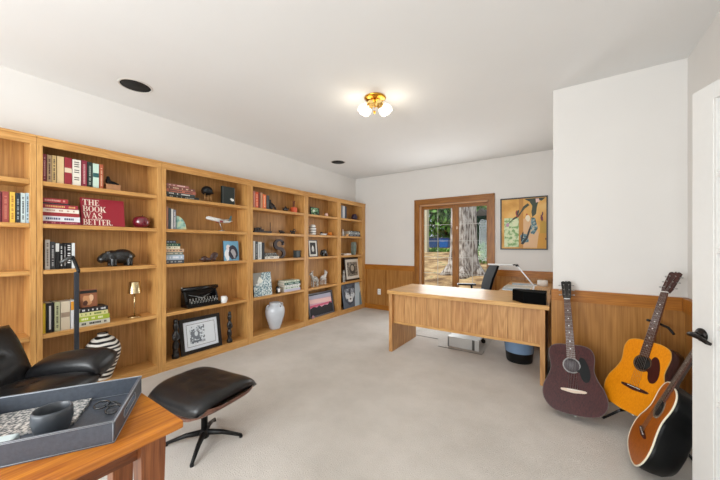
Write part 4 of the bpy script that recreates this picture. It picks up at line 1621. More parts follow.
art(b, -PW / 2 + f, PW / 2 - f, f, PH - f, .016, OCH,
    [(PGR, [(.06, .03), (.4, .03), (.4, .62), (.06, .62)]), ((196, 140, 70), [(.4, 0), (.5, 0), (.5, 1), (.4, 1)]), ((222, 182, 140), [(.5, .02), (.8, .02), (.84, .3), (.72, .56), (.5, .6)]),
     ((206, 150, 60), [(.8, 0), (1, 0), (1, .3), (.84, .3)]), ((190, 150, 60), [(.86, .3), (1, .3), (1, .5), (.88, .6)]),
     (BRN, [(.52, .99), (.98, .99), (.9, .93), (.84, .95), (.8, .82), (.78, .68), (.7, .62), (.68, .72), (.7, .84), (.64, .93)]),
     (BRN, [(.6, .9), (.64, .86), (.54, .8), (.46, .72), (.4, .64), (.28, .58), (.24, .6), (.36, .66), (.44, .74), (.5, .84)]),
     (BRN, bar(.27, .6, .16, .5, .015)), ((150, 60, 60), blob(.36, .7, .03, .07, 10, .3, .4, 1)), (BRN, blob(.38, .73, .02, .06, 10, -.3, .4, 2)),
     ((190, 150, 170), blob(.14, .48, .04, .04, 10)), (TEAL, [(.68, .62), (.76, .6), (.82, .4), (.74, .28), (.66, .3), (.66, .46)]), (TEAL, blob(.52, .2, .1, .1, 12, .5, .5, 3)),
     ((50, 56, 60), [(.68, .5), (.66, .36), (.6, .2), (.5, .08), (.44, .1), (.56, .22), (.62, .38)]), ((60, 60, 60), blob(.48, .25, .025, .1, 10, -.2, .4, 4)),
     ((176, 60, 50), blob(.58, .66, .02, .04, 8)), ((240, 226, 200), blob(.6, .6, .05, .06, 10, 0, .4, 5)), ((110, 50, 70), blob(.9, .6, .025, .07, 10, .2, .5, 6)), ((90, 46, 70), blob(.92, .68, .015, .04, 8)),
     ((120, 40, 36), blob(.985, .19, .012, .02, 8)), ((236, 200, 190), [(.78, .9), (.86, .92), (.84, .98), (.77, .98)])])
b.build('canvas', t)

t = thing('wall_outlet', 'white electrical outlet on the wainscot left of the glazed door', 'outlet', (-3.03, YB - .0125, .30))
sbox(-.036, .036, -.006, 0, 0, .115, WHITE).build('plate', t, bevel=.002)
b = MB()
for z in (.034, .078):
    b.box(-.012, -.008, -.0068, -.006, z - .006, z + .006, BLACK)
    b.box(.008, .012, -.0068, -.006, z - .006, z + .006, BLACK)
b.build('sockets', t)

# ------------------------------------------------------------------ ceiling speakers and lamp
for cx, cy, lab in ((-3.095, 1.062, 'large black round recessed ceiling speaker near the left wall'), (-3.11, 3.95, 'farther black round recessed ceiling speaker near the back wall')):
    t = thing('ceiling_speaker', lab, 'ceiling speaker', (cx, cy, HC), 0, 'round ceiling speakers')
    b = MB()
    r = .115
    b.lathe([(0, -.002), (r - .004, -.002), (r - .004, -.0005), (0, -.0005)], mat((26, 24, 22), .9, noise=.3, nscale=300), 48)
    b.build('grille', t)
    b = MB()
    b.lathe([(r - .004, -.0005), (r - .004, -.006), (r + .006, -.005), (r + .012, -.0005)], mat((214, 210, 204), .6), 48, cap=False)
    b.build('trim_ring', t)

LX, LY = -1.46, 2.42
t = thing('ceiling_lamp', 'brass flush ceiling lamp with frosted flower-shaped glass shades', 'ceiling lamp', (LX, LY, HC))
t.scale = (.9, .9, .9)
b = MB()
b.lathe([(0, -.001), (.112, -.001), (.116, -.008), (.098, -.02), (.05, -.03), (.02, -.036), (.016, -.07), (.024, -.085), (.01, -.1), (0, -.104)], BRASS, 40)
b.build('canopy', t)
GLS = bpy.data.materials.new('lit_frosted_glass')
GLS.use_nodes = True
pb = GLS.node_tree.nodes['Principled BSDF']
pb.inputs['Base Color'].default_value = (1, .98, .94, 1)
pb.inputs['Emission Color'].default_value = (1, .95, .86, 1)
pb.inputs['Emission Strength'].default_value = 2.2
pb.inputs['Roughness'].default_value = .3
AMB = mat((240, 206, 130), .25)
for k, a in enumerate((R(214), R(34), R(-86), R(-32))):
    lit = k < 2
    ca, sa = math.cos(a), math.sin(a)
    b = MB()
    b.tube([(.02 * ca, .02 * sa, -.075), (.045 * ca, .045 * sa, -.085), (.065 * ca, .065 * sa, -.075), (.08 * ca, .08 * sa, -.08)], .007, BRASS, 10)
    arm = b.build('lamp_arm', t)
    b = MB()
    M = Matrix.Translation((.08 * ca, .08 * sa, -.075)) @ Matrix.Rotation(a, 4, 'Z') @ Matrix.Rotation(R(-28), 4, 'Y')
    rr = []
    for r, z, fl in ((.018, 0, 0), (.046, -.014, .03), (.064, -.042, .05), (.066, -.07, .07), (.056, -.098, .12)):
        rr.append([M @ Vector((r * (1 + fl * math.cos(6 * q)) * math.cos(q), r * (1 + fl * math.cos(6 * q)) * math.sin(q), z)) for q in [2 * math.pi * j / 48 for j in range(48)]])
    if not lit:
        ctr = M @ Vector((0, 0, 0))
        rr = [[ctr + (q - ctr) * .62 for q in g] for g in rr]
    b.rings(rr, GLS if lit else AMB, cap=False)
    shd = b.build('lamp_shade', arm)
    b = MB()
    b.ell(M @ Vector((0, 0, -.05 if lit else -.03)), (.022, .022, .028) if lit else (.012, .012, .018), GLS if lit else AMB)
    b.build('bulb', arm)
    if not lit:
        continue
    pl = bpy.data.lights.new('bulb_light', 'POINT')
    pl.energy = 2.2
    pl.shadow_soft_size = .05
    pl.color = (1, .88, .68)
    po = bpy.data.objects.new('bulb_light', pl)
    COL.objects.link(po)
    po.parent = t
    po.location = M @ Vector((0, 0, -.13))
b = MB()
for k, (a, z) in enumerate(((R(200), -.15), (R(300), -.16))):
    b.tube([(0, 0, -.1), (.012 * math.cos(a), .012 * math.sin(a), z + .03)], .0015, BRASS, 6)
    b.ell((.012 * math.cos(a), .012 * math.sin(a), z), (.007, .007, .02), BRASS)
b.build('pull_chain', t)

# ------------------------------------------------------------------ desk
DXL, DXR, DYF, DYB, DTOP = -1.76, -.082, 3.2, 3.95, .745
t = thing('desk', 'oak executive desk with a panelled front and slab legs', 'desk', (DXL, DYF, 0))
DWI = DXR - DXL
DD = DYB - DYF
b = MB()
b.box(0, DWI, 0, DD, DTOP - .042, DTOP, DESKX)
b.build('desktop', t, bevel=.003)
for x0 in (.02, DWI - .075):
    sbox(x0, x0 + .042, .012, DD - .01, 0, DTOP - .042, DESKZ).build('leg', t, bevel=.002)
b = MB()
px0, px1 = .062, DWI - .075
n = 11
for k in range(n):
    a0 = px0 + (px1 - px0) * k / n
    a1 = px0 + (px1 - px0) * (k + 1) / n
    b.box(a0 + .0015, a1 - .0015, .07, .085, .365, DTOP - .042, DESKZ)
b.box(px0, px1, .078, .09, .365, DTOP - .042, DESKZ)
b.build('front_panel', t)
sbox(px0, px1, .06, .1, .34, .368, DESKX).build('bottom_rail', t, bevel=.002)
# return surface reaching back to the wall
t = thing('desk_return', 'oak side return running from the desk to the back wall', 'desk', (-.63, 3.955, 0))
sbox(0, .53, 0, 1.19, DTOP - .04, DTOP, DESKY).build('desktop', t, bevel=.003)
for x0 in (.0, .49):
    sbox(x0, x0 + .04, .5, 1.17, 0, DTOP - .04, DESKZ).build('leg', t)
b = MB()
b.box(.04, .49, 1.10, 1.12, .3, DTOP - .04, DESKZ)
b.build('back_panel', t)

# black bevelled speaker on the desk
t = thing('black_desk_console', 'matt black console with a chamfered left end on the desk corner', 'console', (-.40, 3.215, DTOP))
b = MB()
pl_ = [(.105, 0), (.292, 0), (.292, .19), (.02, .19), (.0, .16), (.0, .12)]
MB_ = mat((6, 6, 7), .9, spec=.1)
b.rings([[(x_, y_, .0) for x_, y_ in pl_], [(x_, y_, .095) for x_, y_ in pl_], [(x_ * .985 + .003, y_ * .97 + .004, .112) for x_, y_ in pl_]], MB_, smooth=False)
b.build('housing', t, bevel=.002)
b = MB()
b.box(.288, .2935, .02, .17, .005, .1, mat((176, 168, 156), .5))
b.build('end_plate', t)

# glossy magazines and papers on the return
PBL = ramp_mat('glossy_blue_page', 5, [(.4, (150, 178, 196)), (.5, (206, 220, 226)), (.62, (236, 236, 232))], rough=.25)
PPK = ramp_mat('glossy_pale_page', 5, [(.4, (196, 206, 200)), (.55, (226, 220, 204))], rough=.25)
for k, (x0, y0, w_, h_, rz, m, lab) in enumerate(((-.60, 4.03, .30, .24, 4, PBL, 'blue-tinted glossy magazine lying on the desk return, nearest the desk'),
                                                 (-.62, 4.33, .32, .24, -3, PPK, 'pale glossy magazine lying on the middle of the desk return'),
                                                 (-.56, 4.62, .30, .22, 6, PBL, 'glossy magazine lying farthest back on the desk return'))):
    o = thing('magazine', lab, 'magazine', (x0, y0, DTOP), R(rz), 'magazines on the desk return')
    sbox(0, w_, 0, h_, 0, .006, m).build('cover', o)
    sbox(.002, w_ - .002, .002, h_ - .001, .006, .0075, m).build('top_page', o)
t = thing('paper_roll', 'short white roll standing at the back of the desk return', 'roll', (-.20, 4.72, DTOP))
b = MB()
b.lathe([(.02, 0), (.062, 0), (.062, .075), (.02, .075), (.02, 0)], mat((230, 222, 214), .7), 32, cap=False)
b.build('roll', t)
b = MB()
b.lathe([(.02, .001), (.02, .074)], mat((170, 140, 110), .8), 24, cap=False)
b.build('core', t)

# desk lamp with white arm


def on_y(px, py, Y):
    u = (px - 360) / FPX
    k = Y / (CS + SN * u)
    return Vector(((-SN + CS * u) * k, Y, EYE + (245 - py) / FPX * k))


t = thing('task_lamp', 'white jointed desk lamp with a slim horizontal head', 'lamp', (-.27, 3.62, DTOP))
o0 = Vector((-.27, 3.62, DTOP))
LW = mat((226, 228, 230), .3)
b = MB()
b.lathe([(0, 0), (.075, 0), (.075, .01), (.06, .014), (0, .014)], LW, 32)
b.build('base', t)
jb = on_y(534, 286, 3.62) - o0
jt = on_y(517, 265.5, 3.66) - o0
b = MB()
b.tube([(0, 0, .01), (jb.x * .6, 0, .03), tuple(jb)], .008, LW, 10)
b.tube([tuple(jb), tuple(jt)], .007, LW, 10)
b.build('arm', t)
b = MB()
b.ell(tuple(jt), (.016, .012, .014), BLACK)
b.tube([tuple(jt + Vector((.02, 0, -.012))), tuple(jt + Vector((-.02, 0, .008))), tuple(jt + Vector((-.045, 0, .004)))], .007, BLACK, 8)
b.build('joint', t)
je = on_y(488, 264.3, 3.7) - o0
b = MB()
b.tube([tuple(jt + Vector((-.04, 0, .003))), tuple(je)], .0085, LW, 10)
b.build('lamp_head', t)

# office chair
t = thing('office_chair', 'black mesh-back office chair behind the desk', 'chair', (-1.06, 4.40, 0), R(-66))
BM = mat((14, 15, 17), .8, noise=.3, nscale=200, spec=.1)
b = MB()       # faces local -y; seen from the side
b.rings([[(x_, y_, z_) for x_, y_, z_ in ((-.2 * s, yb + .02, z), (.2 * s, yb + .02, z), (.23 * s, yb - .02, z), (-.23 * s, yb - .02, z))]
         for s, yb, z in ((.85, .22, .5), (1, .20, .6), (1.05, .215, .72), (1.02, .25, .85), (.95, .30, .97), (.8, .325, 1.02))], BM, smooth=False)
b.build('backrest', t, bevel=.012)
sbox(-.24, .24, -.24, .22, .44, .50, BLACK).build('seat', t, bevel=.02)
for s in (-1, 1):
    b = MB()
    b.tube([(s * .24, .1, .46), (s * .28, .08, .55), (s * .28, .06, .69)], .015, BLACK)
    b.box(s * .28 - .04, s * .28 + .04, -.14, .12, .69, .715, BLACK)
    b.build('armrest', t)
b = MB()
b.lathe([(.03, .08), (.03, .25), (.018, .25), (.018, .44)], BLACK, 16)
b.box(-.03, .03, .18, .23, .44, .56, BLACK)
b.build('gas_lift', t)
for k in range(5):
    a = R(72 * k + 20)
    b = MB()
    b.tube([(0, 0, .1), (.3 * math.cos(a), .3 * math.sin(a), .075)], [.025, .016], STEEL)
    lg_ = b.build('leg', t)
    b = MB()
    c = (.3 * math.cos(a), .3 * math.sin(a), .028)
    b.tube([(c[0] - .022, c[1], .028), (c[0] + .022, c[1], .028)], .027, BLACK, 16)
    b.tube([(c[0], c[1], .03), (c[0], c[1], .07)], .008, BLACK, 8)
    b.build('caster', lg_)

# plastic mat, footrest under the desk
t = thing('chair_mat', 'clear plastic floor mat under the desk chair', 'mat', (-1.25, 4.25, .0005))
b = MB()
b.prism([(-.55, -.25), (-.15, -.25), (-.05, -.53), (.48, -.53), (.48, .5), (-.55, .5)], 0, .004, MATGLASS)
b.build('sheet', t)
b = MB()
b.tube([(-.55, -.25, .003), (-.15, -.25, .003)], .003, mat((110, 108, 104), .4), 6)
b.tube([(-.05, -.53, .003), (.48, -.53, .003), (.48, -.4, .003)], .003, mat((110, 108, 104), .4), 6)
b.build('edge', t)
t = thing('steel_footrest', 'brushed steel box-like stand on the floor under the desk', 'stand', (-1.20, 3.80, .005))
b = MB()
SB = mat((186, 184, 180), .5, .5)
b.box(0, .38, 0, .012, 0, .11, SB)
b.box(0, .012, 0, .28, 0, .11, SB)
b.build('side_plate', t)
b = MB()
b.box(0, .38, 0, .28, .11, .125, SB)
b.build('top_plate', t)
b = MB()
b.box(.30, .33, -.004, .0, 0, .125, mat((110, 110, 108), .3, 1))
b.build('strut', t)

# waste bin
t = thing('waste_bin', 'round waste bin with black base and blue-grey sides under the desk', 'bin', (-.385, 3.78, 0))
b = MB()
b.lathe([(0, 0), (.125, 0), (.132, .02), (.142, .11)], BLACK, 36, cap=False)
b.build('base', t)
b = MB()
b.lathe([(.142, .11), (.158, .27), (.162, .275), (.154, .27), (.134, .07), (0, .06)], BINGLASS, 36, cap=False)
b.build('body', t)


# ------------------------------------------------------------------ guitars
def smooth_outline(ctrl, n=8):
    P = ctrl
    out = []
    for k in range(len(P) - 1):
        p0 = P[max(k - 1, 0)]
        p1, p2 = P[k], P[k + 1]
        p3 = P[min(k + 2, len(P) - 1)]
        for j in range(n):
            t_ = j / n
            out.append(tuple(.5 * ((2 * p1[i]) + (-p0[i] + p2[i]) * t_ + (2 * p0[i] - 5 * p1[i] + 4 * p2[i] - p3[i]) * t_ ** 2 + (-p0[i] + 3 * p1[i] - 3 * p2[i] + p3[i]) * t_ ** 3) for i in (0, 1)))
    out.append(P[-1])
    return out


def outline(half):
    h = smooth_outline(half)
    return h + [(-x_, y_) for x_, y_ in reversed(h[1:-1])]


DREAD = [(0, 0), (.07, .003), (.14, .02), (.185, .07), (.198, .125), (.186, .19), (.155, .255), (.138, .305), (.136, .34), (.144, .40), (.143, .44), (.125, .478), (.08, .497), (.03, .5), (0, .5)]
BOWL = [(0, 0), (.07, .004), (.135, .025), (.175, .07), (.188, .125), (.176, .185), (.142, .245), (.122, .295), (.12, .33), (.13, .385), (.13, .425), (.11, .465), (.07, .488), (.03, .492), (0, .492)]


def guitar(label, O, top, nrm, face, side, binding, neckm, headface, pick, half=DREAD, depth=.11, bowl=False, bridge=ROSEW, bw=.16, rosette=(60, 50, 40), fret=(88, 58, 48)):
    t = thing('acoustic_guitar', label, 'guitar', O)
    Y = (Vector(top) - Vector(O)).normalized()
    N = Vector(nrm)
    N = (N - Y * N.dot(Y)).normalized()
    X = Y.cross(N)
    M = Matrix((X, Y, N)).transposed().to_4x4()
    M.translation = O
    t.matrix_world = M
    ol = outline(half)
    b = MB()
    if bowl:
        rr = []
        for s, z in ((1, 0), (1.0, -.02), (.97, -.06), (.88, -.105), (.7, -.14), (.45, -.158), (.15, -.165)):
            rr.append([(x_ * s, .22 + (y_ - .22) * (s * .5 + .5), z) for x_, y_ in ol])
        b.rings(rr, side)
    else:
        b.rings([[(x_, y_, -depth) for x_, y_ in ol], [(x_, y_, -.0005) for x_, y_ in ol]], side, smooth=True)
    b.build('body', t)
    b = MB()
    b.prism([(x_ * .992, .25 + (y_ - .25) * .994) for x_, y_ in ol], 0, .003, face)
    b.build('soundboard', t)
    b = MB()
    b.tube([(x_, y_, .001) for x_, y_ in ol] + [(ol[0][0], ol[0][1], .001)], .003 if not bowl else .0045, binding, 6)
    b.build('binding', t)
    sh = .345
    b = MB()
    b.lathe([(0, 0.0034), (.048, .0034), (.048, .0038), (0, .0038)], mat((18, 14, 12), .8) if rosette != (150, 150, 150) else mat((96, 92, 96), .5), 36, c=(0, sh, 0))
    b.build('soundhole', t)
    b = MB()
    rm = mat(rosette, .5, noise=.3, nscale=200)
    b.lathe([(.049, .0034), (.049, .004), (.058 if not bowl else .064, .004), (.058 if not bowl else .064, .0034)], rm, 36, c=(0, sh, 0), cap=False)
    b.build('rosette', t)
    if pick:
        b = MB()
        b.prism(smooth_outline([(.046, .385), (.06, .41), (.085, .40), (.105, .35), (.112, .29), (.10, .245), (.075, .235), (.055, .26), (.047, .295), (.03, .305), (.048, .325), (.056, .35), (.046, .385)], 4)[:-1], .0032, .005, pick)
        b.build('pickguard', t)
    b = MB()
    by = .165
    b.prism(smooth_outline([(-bw / 2, by - .006), (-bw / 4, by - .012), (0, by - .016), (bw / 4, by - .012), (bw / 2, by - .006), (bw / 2, by + .008), (0, by + .012), (-bw / 2, by + .008), (-bw / 2, by - .006)], 3)[:-1], .0032, .012, bridge)
    br_ = b.build('bridge', t)
    sbox(-.04, .04, by + .004, by + .007, .012, .0155, WHITE).build('saddle', br_)
    nl = .865
    b = MB()
    rr = []
    for yy, w_, dz in ((.47, .029, .03), (.52, .0285, .018), (.7, .026, .016), (nl, .022, .014)):
        rr.append([(-w_, yy, .006), (w_, yy, .006), (w_ * .8, yy, .006 - dz * .7), (w_ * .3, yy, .006 - dz), (-w_ * .3, yy, .006 - dz), (-w_ * .8, yy, .006 - dz * .7)])
    b.rings(rr, neckm, smooth=False)
    b.build('neck', t)
    b = MB()
    fb = mat(fret, .4)
    b.rings([[(-.0285, .395, .0045), (.0285, .395, .0045), (.0285, .395, .011), (-.0285, .395, .011)], [(-.022, nl, .006), (.022, nl, .006), (.022, nl, .011), (-.022, nl, .011)]], fb, smooth=False)
    sl = nl - by
    for k in range(1, 20):
        yy = nl - sl * (1 - 2 ** (-k / 12))
        w_ = .022 + (.0285 - .022) * (nl - yy) / .47
        b.box(-w_, w_, yy - .0007, yy + .0007, .0108, .0118, STEEL)
    for k in (3, 5, 7, 9, 12, 15):
        yy = nl - sl * (1 - 2 ** (-(k - .5) / 12))
        b.box(-.004, .004, yy - .004, yy + .004, .0109, .0113, WHITE)
    b.build('fretboard', t)
    sbox(-.022, .022, nl, nl + .005, .006, .0135, WHITE).build('nut', t)
    b = MB()
    th = R(12)
    HM_ = Matrix.Translation((0, nl + .004, .006)) @ Matrix.Rotation(-th, 4, 'X')
    hp = [(-.023, 0), (.023, 0), (.031, .03), (.036, .16), (.022, .168), (.006, .162), (0, .172), (-.006, .162), (-.022, .168), (-.036, .16), (-.031, .03)]
    if headface is MAHOG or not pick:
        hp = [(-.023, 0), (.023, 0), (.03, .03), (.036, .16), (.02, .174), (0, .18), (-.02, .174), (-.036, .16), (-.03, .03)]
    b.rings([[HM_ @ Vector((x_, y_, -.015)) for x_, y_ in hp], [HM_ @ Vector((x_, y_, 0)) for x_, y_ in hp]], headface, smooth=False)
    hs_ = b.build('headstock', t)
    for s in (-1, 1):
        for k in range(3):
            yy = .04 + k * .045
            b = MB()
            c = HM_ @ Vector((s * .045, yy, -.008))
            b.tube([tuple(HM_ @ Vector((s * .03, yy, -.008))), tuple(c)], .0025, STEEL, 6)
            b.ell(tuple(c + Vector((s * .004, 0, 0))), (.008, .006, .005), STEEL, seg=10, rings=6)
            b.tube([tuple(HM_ @ Vector((s * .018, yy, 0))), tuple(HM_ @ Vector((s * .018, yy, .008)))], .0035, STEEL, 8)
            b.build('tuning_peg', hs_)
    for k in range(6):
        xx = (k - 2.5)
        b = MB()
        s = -1 if k < 3 else 1
        pg = HM_ @ Vector((s * .018, .04 + (k if k < 3 else 5 - k) * .045, .005))
        b.tube([(xx * .0105, by + .005, .0158), (xx * .0072, nl + .002, .0138), tuple(pg)], .0007, STEEL, 4)
        b.build('string', t)
    b = MB()
    b.tube([(0, 0.0, -.05), (0, -.012, -.05)], [.005, .007], WHITE, 10)
    b.build('strap_button', t)
    return t


IVB = mat((236, 226, 204), .4)
guitar('dark mahogany acoustic guitar with black pickguard leaning on the wainscot', (.090, 2.69, .05), (.040, 3.085, .975), (-.03, -1, 0), MAHOG, MAHOG, mat((96, 84, 80), .4), NECKW, GLOSSBLK, mat((12, 14, 14), .4, spec=.15), rosette=(150, 150, 150), bridge=mat((216, 196, 176), .5), bw=.15)
guitar('amber-topped acoustic guitar with dark sides held on a black stand', (.380, 2.70, .165), (.657, 2.98, 1.115), (-.74, -.67, 0), SPRUCE, ROSEW, mat((206, 150, 60), .4), NECKW, ROSEW, mat((62, 22, 18), .35, spec=.2))
guitar('sunburst brown round-back guitar with white binding and black bowl, by the white door', (.345, 2.37, .05), (.703, 2.33, .965), (-1, .03, .0), SPRUCE2, mat((12, 13, 14), .4, spec=.2), IVB, mat((60, 46, 40), .4), GLOSSBLK, None, half=BOWL, bowl=True, rosette=(120, 110, 96), bw=.12)

# guitar stand behind the amber guitar
t = thing('guitar_stand', 'black tubular guitar stand holding the amber guitar', 'stand', (.50, 2.86, 0))
b = MB()
b.tube([(0, .06, .05), (.02, .12, .35), (.10, .20, .72)], .008, BLACK)
b.build('post', t)
b = MB()
b.tube([(.03, .12, .75), (.05, .16, .74), (.10, .2, .72), (.15, .18, .70), (.165, .12, .67)], .009, BLACK)
b.build('neck_yoke', t)
for p in ((-.24, -.02), (.16, -.28), (.12, .28)):
    b = MB()
    b.tube([(0, .06, .2), (p[0] * .5, .06 + (p[1] - .06) * .5, .1), (p[0], p[1], .012)], .008, BLACK)
    b.build('leg', t)
b = MB()
b.tube([(-.16, -.12, .14), (-.14, -.02, .1), (0, .06, .12), (.12, .0, .12), (.10, -.14, .16)], .008, BLACK)
b.build('cradle', t)

# ------------------------------------------------------------------ side table at lower left
TX1, TY1, TH = -.99, .468, .745
t = thing('side_table', 'polished cherry wood table in the foreground with a ribbed apron', 'table', (TX1, TY1, 0))
TWX, TLY = -.385, -1.15
sbox(TWX, 0, TLY, 0, TH - .024, TH, TABLE).build('table_top', t, bevel=.004)
for lx in (-.10, TWX + .045):
    for ly in (-.095, TLY + .045):
        b = MB()
        z0 = TH - .024
        rr = []
        for z, s in ((0, .9), (.15, .85), (.4, .92), (z0, 1.15)):
            rr.append([(lx + .0275 + x_ * .030 * s, ly + .0275 + y_ * .030 * s, z) for x_, y_ in ((-1, -1), (1, -1), (1, 1), (-1, 1))])
        b.rings(rr, TABLEV, smooth=False)
        b.build('leg', t, bevel=.003)
b = MB()
for k in range(4):
    z1 = TH - .026 - k * .017
    b.box(-.082, -.066 + .0 - .002 * (k % 2), TLY + .1, -.098, z1 - .015, z1, TABLEA)
    b.box(TWX + .066, TWX + .08, TLY + .1, -.098, z1 - .015, z1, TABLEA)
b.box(TWX + .1, -.1, -.08, -.066, TH - .094, TH - .026, TABLEA)
b.box(-.08, -.07, TLY + .1, -.098, TH - .094, TH - .026, TABLEA)
b.build('apron', t)

# tray
t = thing('leather_tray', 'charcoal leather serving tray with pale stitching on the cherry table', 'tray', (-1.036, .305, TH))
# local x: along the short right side, local y: towards the near-left
ex = Vector((-.858, .513, 0)).normalized()
ey = Vector((-.513, -.858, 0)).normalized()
M = Matrix((ex, ey, Vector((0, 0, 1)))).transposed().to_4x4()
M.translation = (-1.036, .305, TH + .0005)
t.matrix_world = M
TWd, TLn, THt, tt = .316, .42, .062, .008
b = MB()
b.box(0, TWd, 0, TLn, 0, .006, TRAYM)
b.build('bottom', t)
b = MB()
b.box(0, tt, 0, TLn, .006, THt, TRAYM)
b.box(TWd - tt, TWd, 0, TLn, .006, THt, TRAYM)
b.box(tt, TWd - tt, TLn - tt, TLn, .006, THt, TRAYM)
# right end with a hand slot
b.box(tt, TWd * .3, 0, tt, .006, THt, TRAYM)
b.box(TWd * .7, TWd - tt, 0, tt, .006, THt, TRAYM)
b.box(TWd * .3, TWd * .7, 0, tt, .006, .022, TRAYM)
b.box(TWd * .3, TWd * .7, 0, tt, .042, THt, TRAYM)
b.build('rim', t, bevel=.0015)
b = MB()
r = .0009
for z in (.004, THt - .003):
    b.tube([(-.0006, 0, z), (-.0006, TLn, z)], r, STITCH, 5)
    b.tube([(0, -.0006, z), (TWd, -.0006, z)], r, STITCH, 5)
    b.tube([(TWd - tt - .0006, tt, z + .004), (TWd - tt - .0006, TLn - tt, z + .004)], r, STITCH, 5)
b.tube([(-.0006, .003, 0.004), (-.0006, .003, THt - .003)], r, STITCH, 5)
b.tube([(TWd / 2, -.0006, .02), (TWd * .3, -.0006, .02), (TWd * .28, -.0006, .032), (TWd * .3, -.0006, .044), (TWd * .7, -.0006, .044), (TWd * .72, -.0006, .032), (TWd * .7, -.0006, .02), (TWd / 2, -.0006, .02)], r, STITCH, 5)
b.tube([(0, 0, THt), (TWd, 0, THt), (TWd, TLn, THt), (0, TLn, THt), (0, 0, THt)], r * 1.2, STITCH, 5)
b.build('stitching', t)
TM = M.copy()


def on_tray(x_, y_):
    return TM @ Vector((x_, y_, .0065))


# dark cup
p = on_tray(.108, .170)
t = thing('dark_cup', 'matt charcoal handleless cup in the leather tray', 'cup', tuple(p))
t.scale = (.95, .95, 1.15)
CUPM = mat((66, 70, 76), .35)
b = MB()
b.lathe([(0, 0), (.034, 0), (.038, .01), (.047, .04), (.046, .062), (.043, .068), (.040, .066), (.043, .04), (.034, .008), (0, .008)], CUPM, 40, cap=False)
b.build('body', t)
b = MB()
b.lathe([(0, .03), (.0405, .03)], mat((16, 12, 12), .5), 32, cap=False)
b.build('inside', t)
# eyeglasses
p = on_tray(.20, .07)
t = thing('eyeglasses', 'folded black eyeglasses lying in the leather tray', 'glasses', tuple(p), R(10))
b = MB()
for s in (-1, 1):
    b.tube([(s * .034 + .026 * math.cos(R(a)), .018 * math.sin(R(a)), .012 + .004 * math.sin(R(a))) for a in range(0, 361, 24)], .0028, GLOSSBLK, 6)
b.tube([(-.009, 0, .014), (.009, 0, .014)], .002, GLOSSBLK, 6)
b.build('rims', t)
for s in (-1, 1):
    b = MB()
    b.tube([(s * .062, .004, .013), (s * .05, .03, .006), (-s * .03, .036 + .004 * s, .004), (-s * .05, .03, .003)], .0022, GLOSSBLK, 6)
    b.build('temple', t)
    b = MB()
    b.lathe([(0, 0), (.023, 0), (.023, .0006), (0, .0006)], GLASS, 20, c=(s * .034, 0, .012), ry=.7)
    b.build('lens', t)
# magazine with a speckled cover, and a pale bottle label
SPK = ramp_mat('speckled_photo_cover', 110, [(.3, (30, 34, 38)), (.45, (90, 96, 100)), (.55, (196, 190, 184)), (.75, (232, 230, 226))], rough=.35, kind='noise')
t = thing('speckled_magazine', 'glossy grey speckled magazine in the leather tray at the left picture edge', 'magazine', (0, 0, 0))
t.matrix_world = TM @ Matrix.Translation((.145, .135, .007)) @ Matrix.Rotation(R(2), 4, 'Z')
sbox(0, .16, 0, .26, 0, .008, SPK).build('cover', t)
sbox(.001, .159, .001, .259, .008, .0088, SPK).build('top_page', t)
t = thing('white_packet', 'pale wrapped packet with dark print lying beside the cup in the tray', 'packet', (0, 0, 0))
t.matrix_world = TM @ Matrix.Translation((.062, .235, .0072)) @ Matrix.Rotation(R(0), 4, 'Z')
b = MB()
b.box(-.045, .045, 0, .17, 0, .026, mat((206, 220, 222), .4))
b.build('wrapper', t, bevel=.006)
b = MB()
rnd = random.Random(2)
y_ = .04
while y_ < .11:
    w_ = rnd.uniform(.004, .008)
    b.box(-.0456, -.045, y_, y_ + w_, .008, .019, BLACK)
    y_ += w_ + .003
b.build('printed_marks', t)

# ------------------------------------------------------------------ floor lamp behind the chair
x = -3.2
yl = yx(76.5, x)
t = thing('floor_lamp', 'slim dark grey floor lamp with a short folded arm', 'lamp', (x, yl, 0))
PM = mat((60, 64, 72), .4, .5)
ztp = zx(76.5, 272, x)
b = MB()
b.lathe([(0, 0), (.10, 0), (.10, .012), (0, .012)], PM, 32)
b.build('base', t)
b = MB()
b.box(-.012, .012, -.014, .014, .012, ztp, PM)
b.build('pole', t, bevel=.003)
b = MB()
p1 = (0, yx(72.3, x) - yl, zx(72.3, 256, x))
b.tube([(0, .008, ztp - .005), (0, .012, ztp + .01), p1], [.013, .012, .011], BLACK, 10)
b.build('elbow', t)
p2 = (0.0, yx(60.5, x) - yl, zx(60.5, 263, x))
b = MB()
b.tube([p1, p2], [.012, .014], mat((90, 92, 92), .4, .5), 10)
b.build('lamp_head', t)


# ------------------------------------------------------------------ lounge chair and ottoman
def pad(b, M, w_, d, h, m, tuft=(), n=20, exp=4, crown=.3):
    """soft cushion: w x d footprint, thickness h, superellipse edge"""
    for side in (1, -1):
        V = {}
        for i in range(n + 1):
            for j in range(n + 1):
                u = -1 + 2 * i / n
                v = -1 + 2 * j / n
                e = max(0, 1 - (abs(u) ** exp)) * max(0, 1 - (abs(v) ** exp))
                z = h / 2 * (e ** .4)
                if side > 0:
                    for tx, ty in tuft:
                        z -= h * .28 * math.exp(-((u - tx) ** 2 + (v - ty) ** 2) / .02)
                cu = u * math.sqrt(max(0, 1 - v * v * .06))
                cv = v * math.sqrt(max(0, 1 - u * u * .06))
                V[i, j] = b.bm.verts.new(M @ Vector((cu * w_ / 2, cv * d / 2, side * z)))
        mi = b.mi(m)
        for i in range(n):
            for j in range(n):
                f = b.bm.faces.new((V[i, j], V[i + 1, j], V[i + 1, j + 1], V[i, j + 1]))
                f.material_index = mi
                f.smooth = True
    bmesh.ops.remove_doubles(b.bm, verts=b.bm.verts, dist=1e-5)


TR, RO = Matrix.Translation, Matrix.Rotation
t = thing('lounge_chair', 'black leather lounge chair with wooden shell behind the tray', 'armchair', (-2.56, .29, 0), R(125))
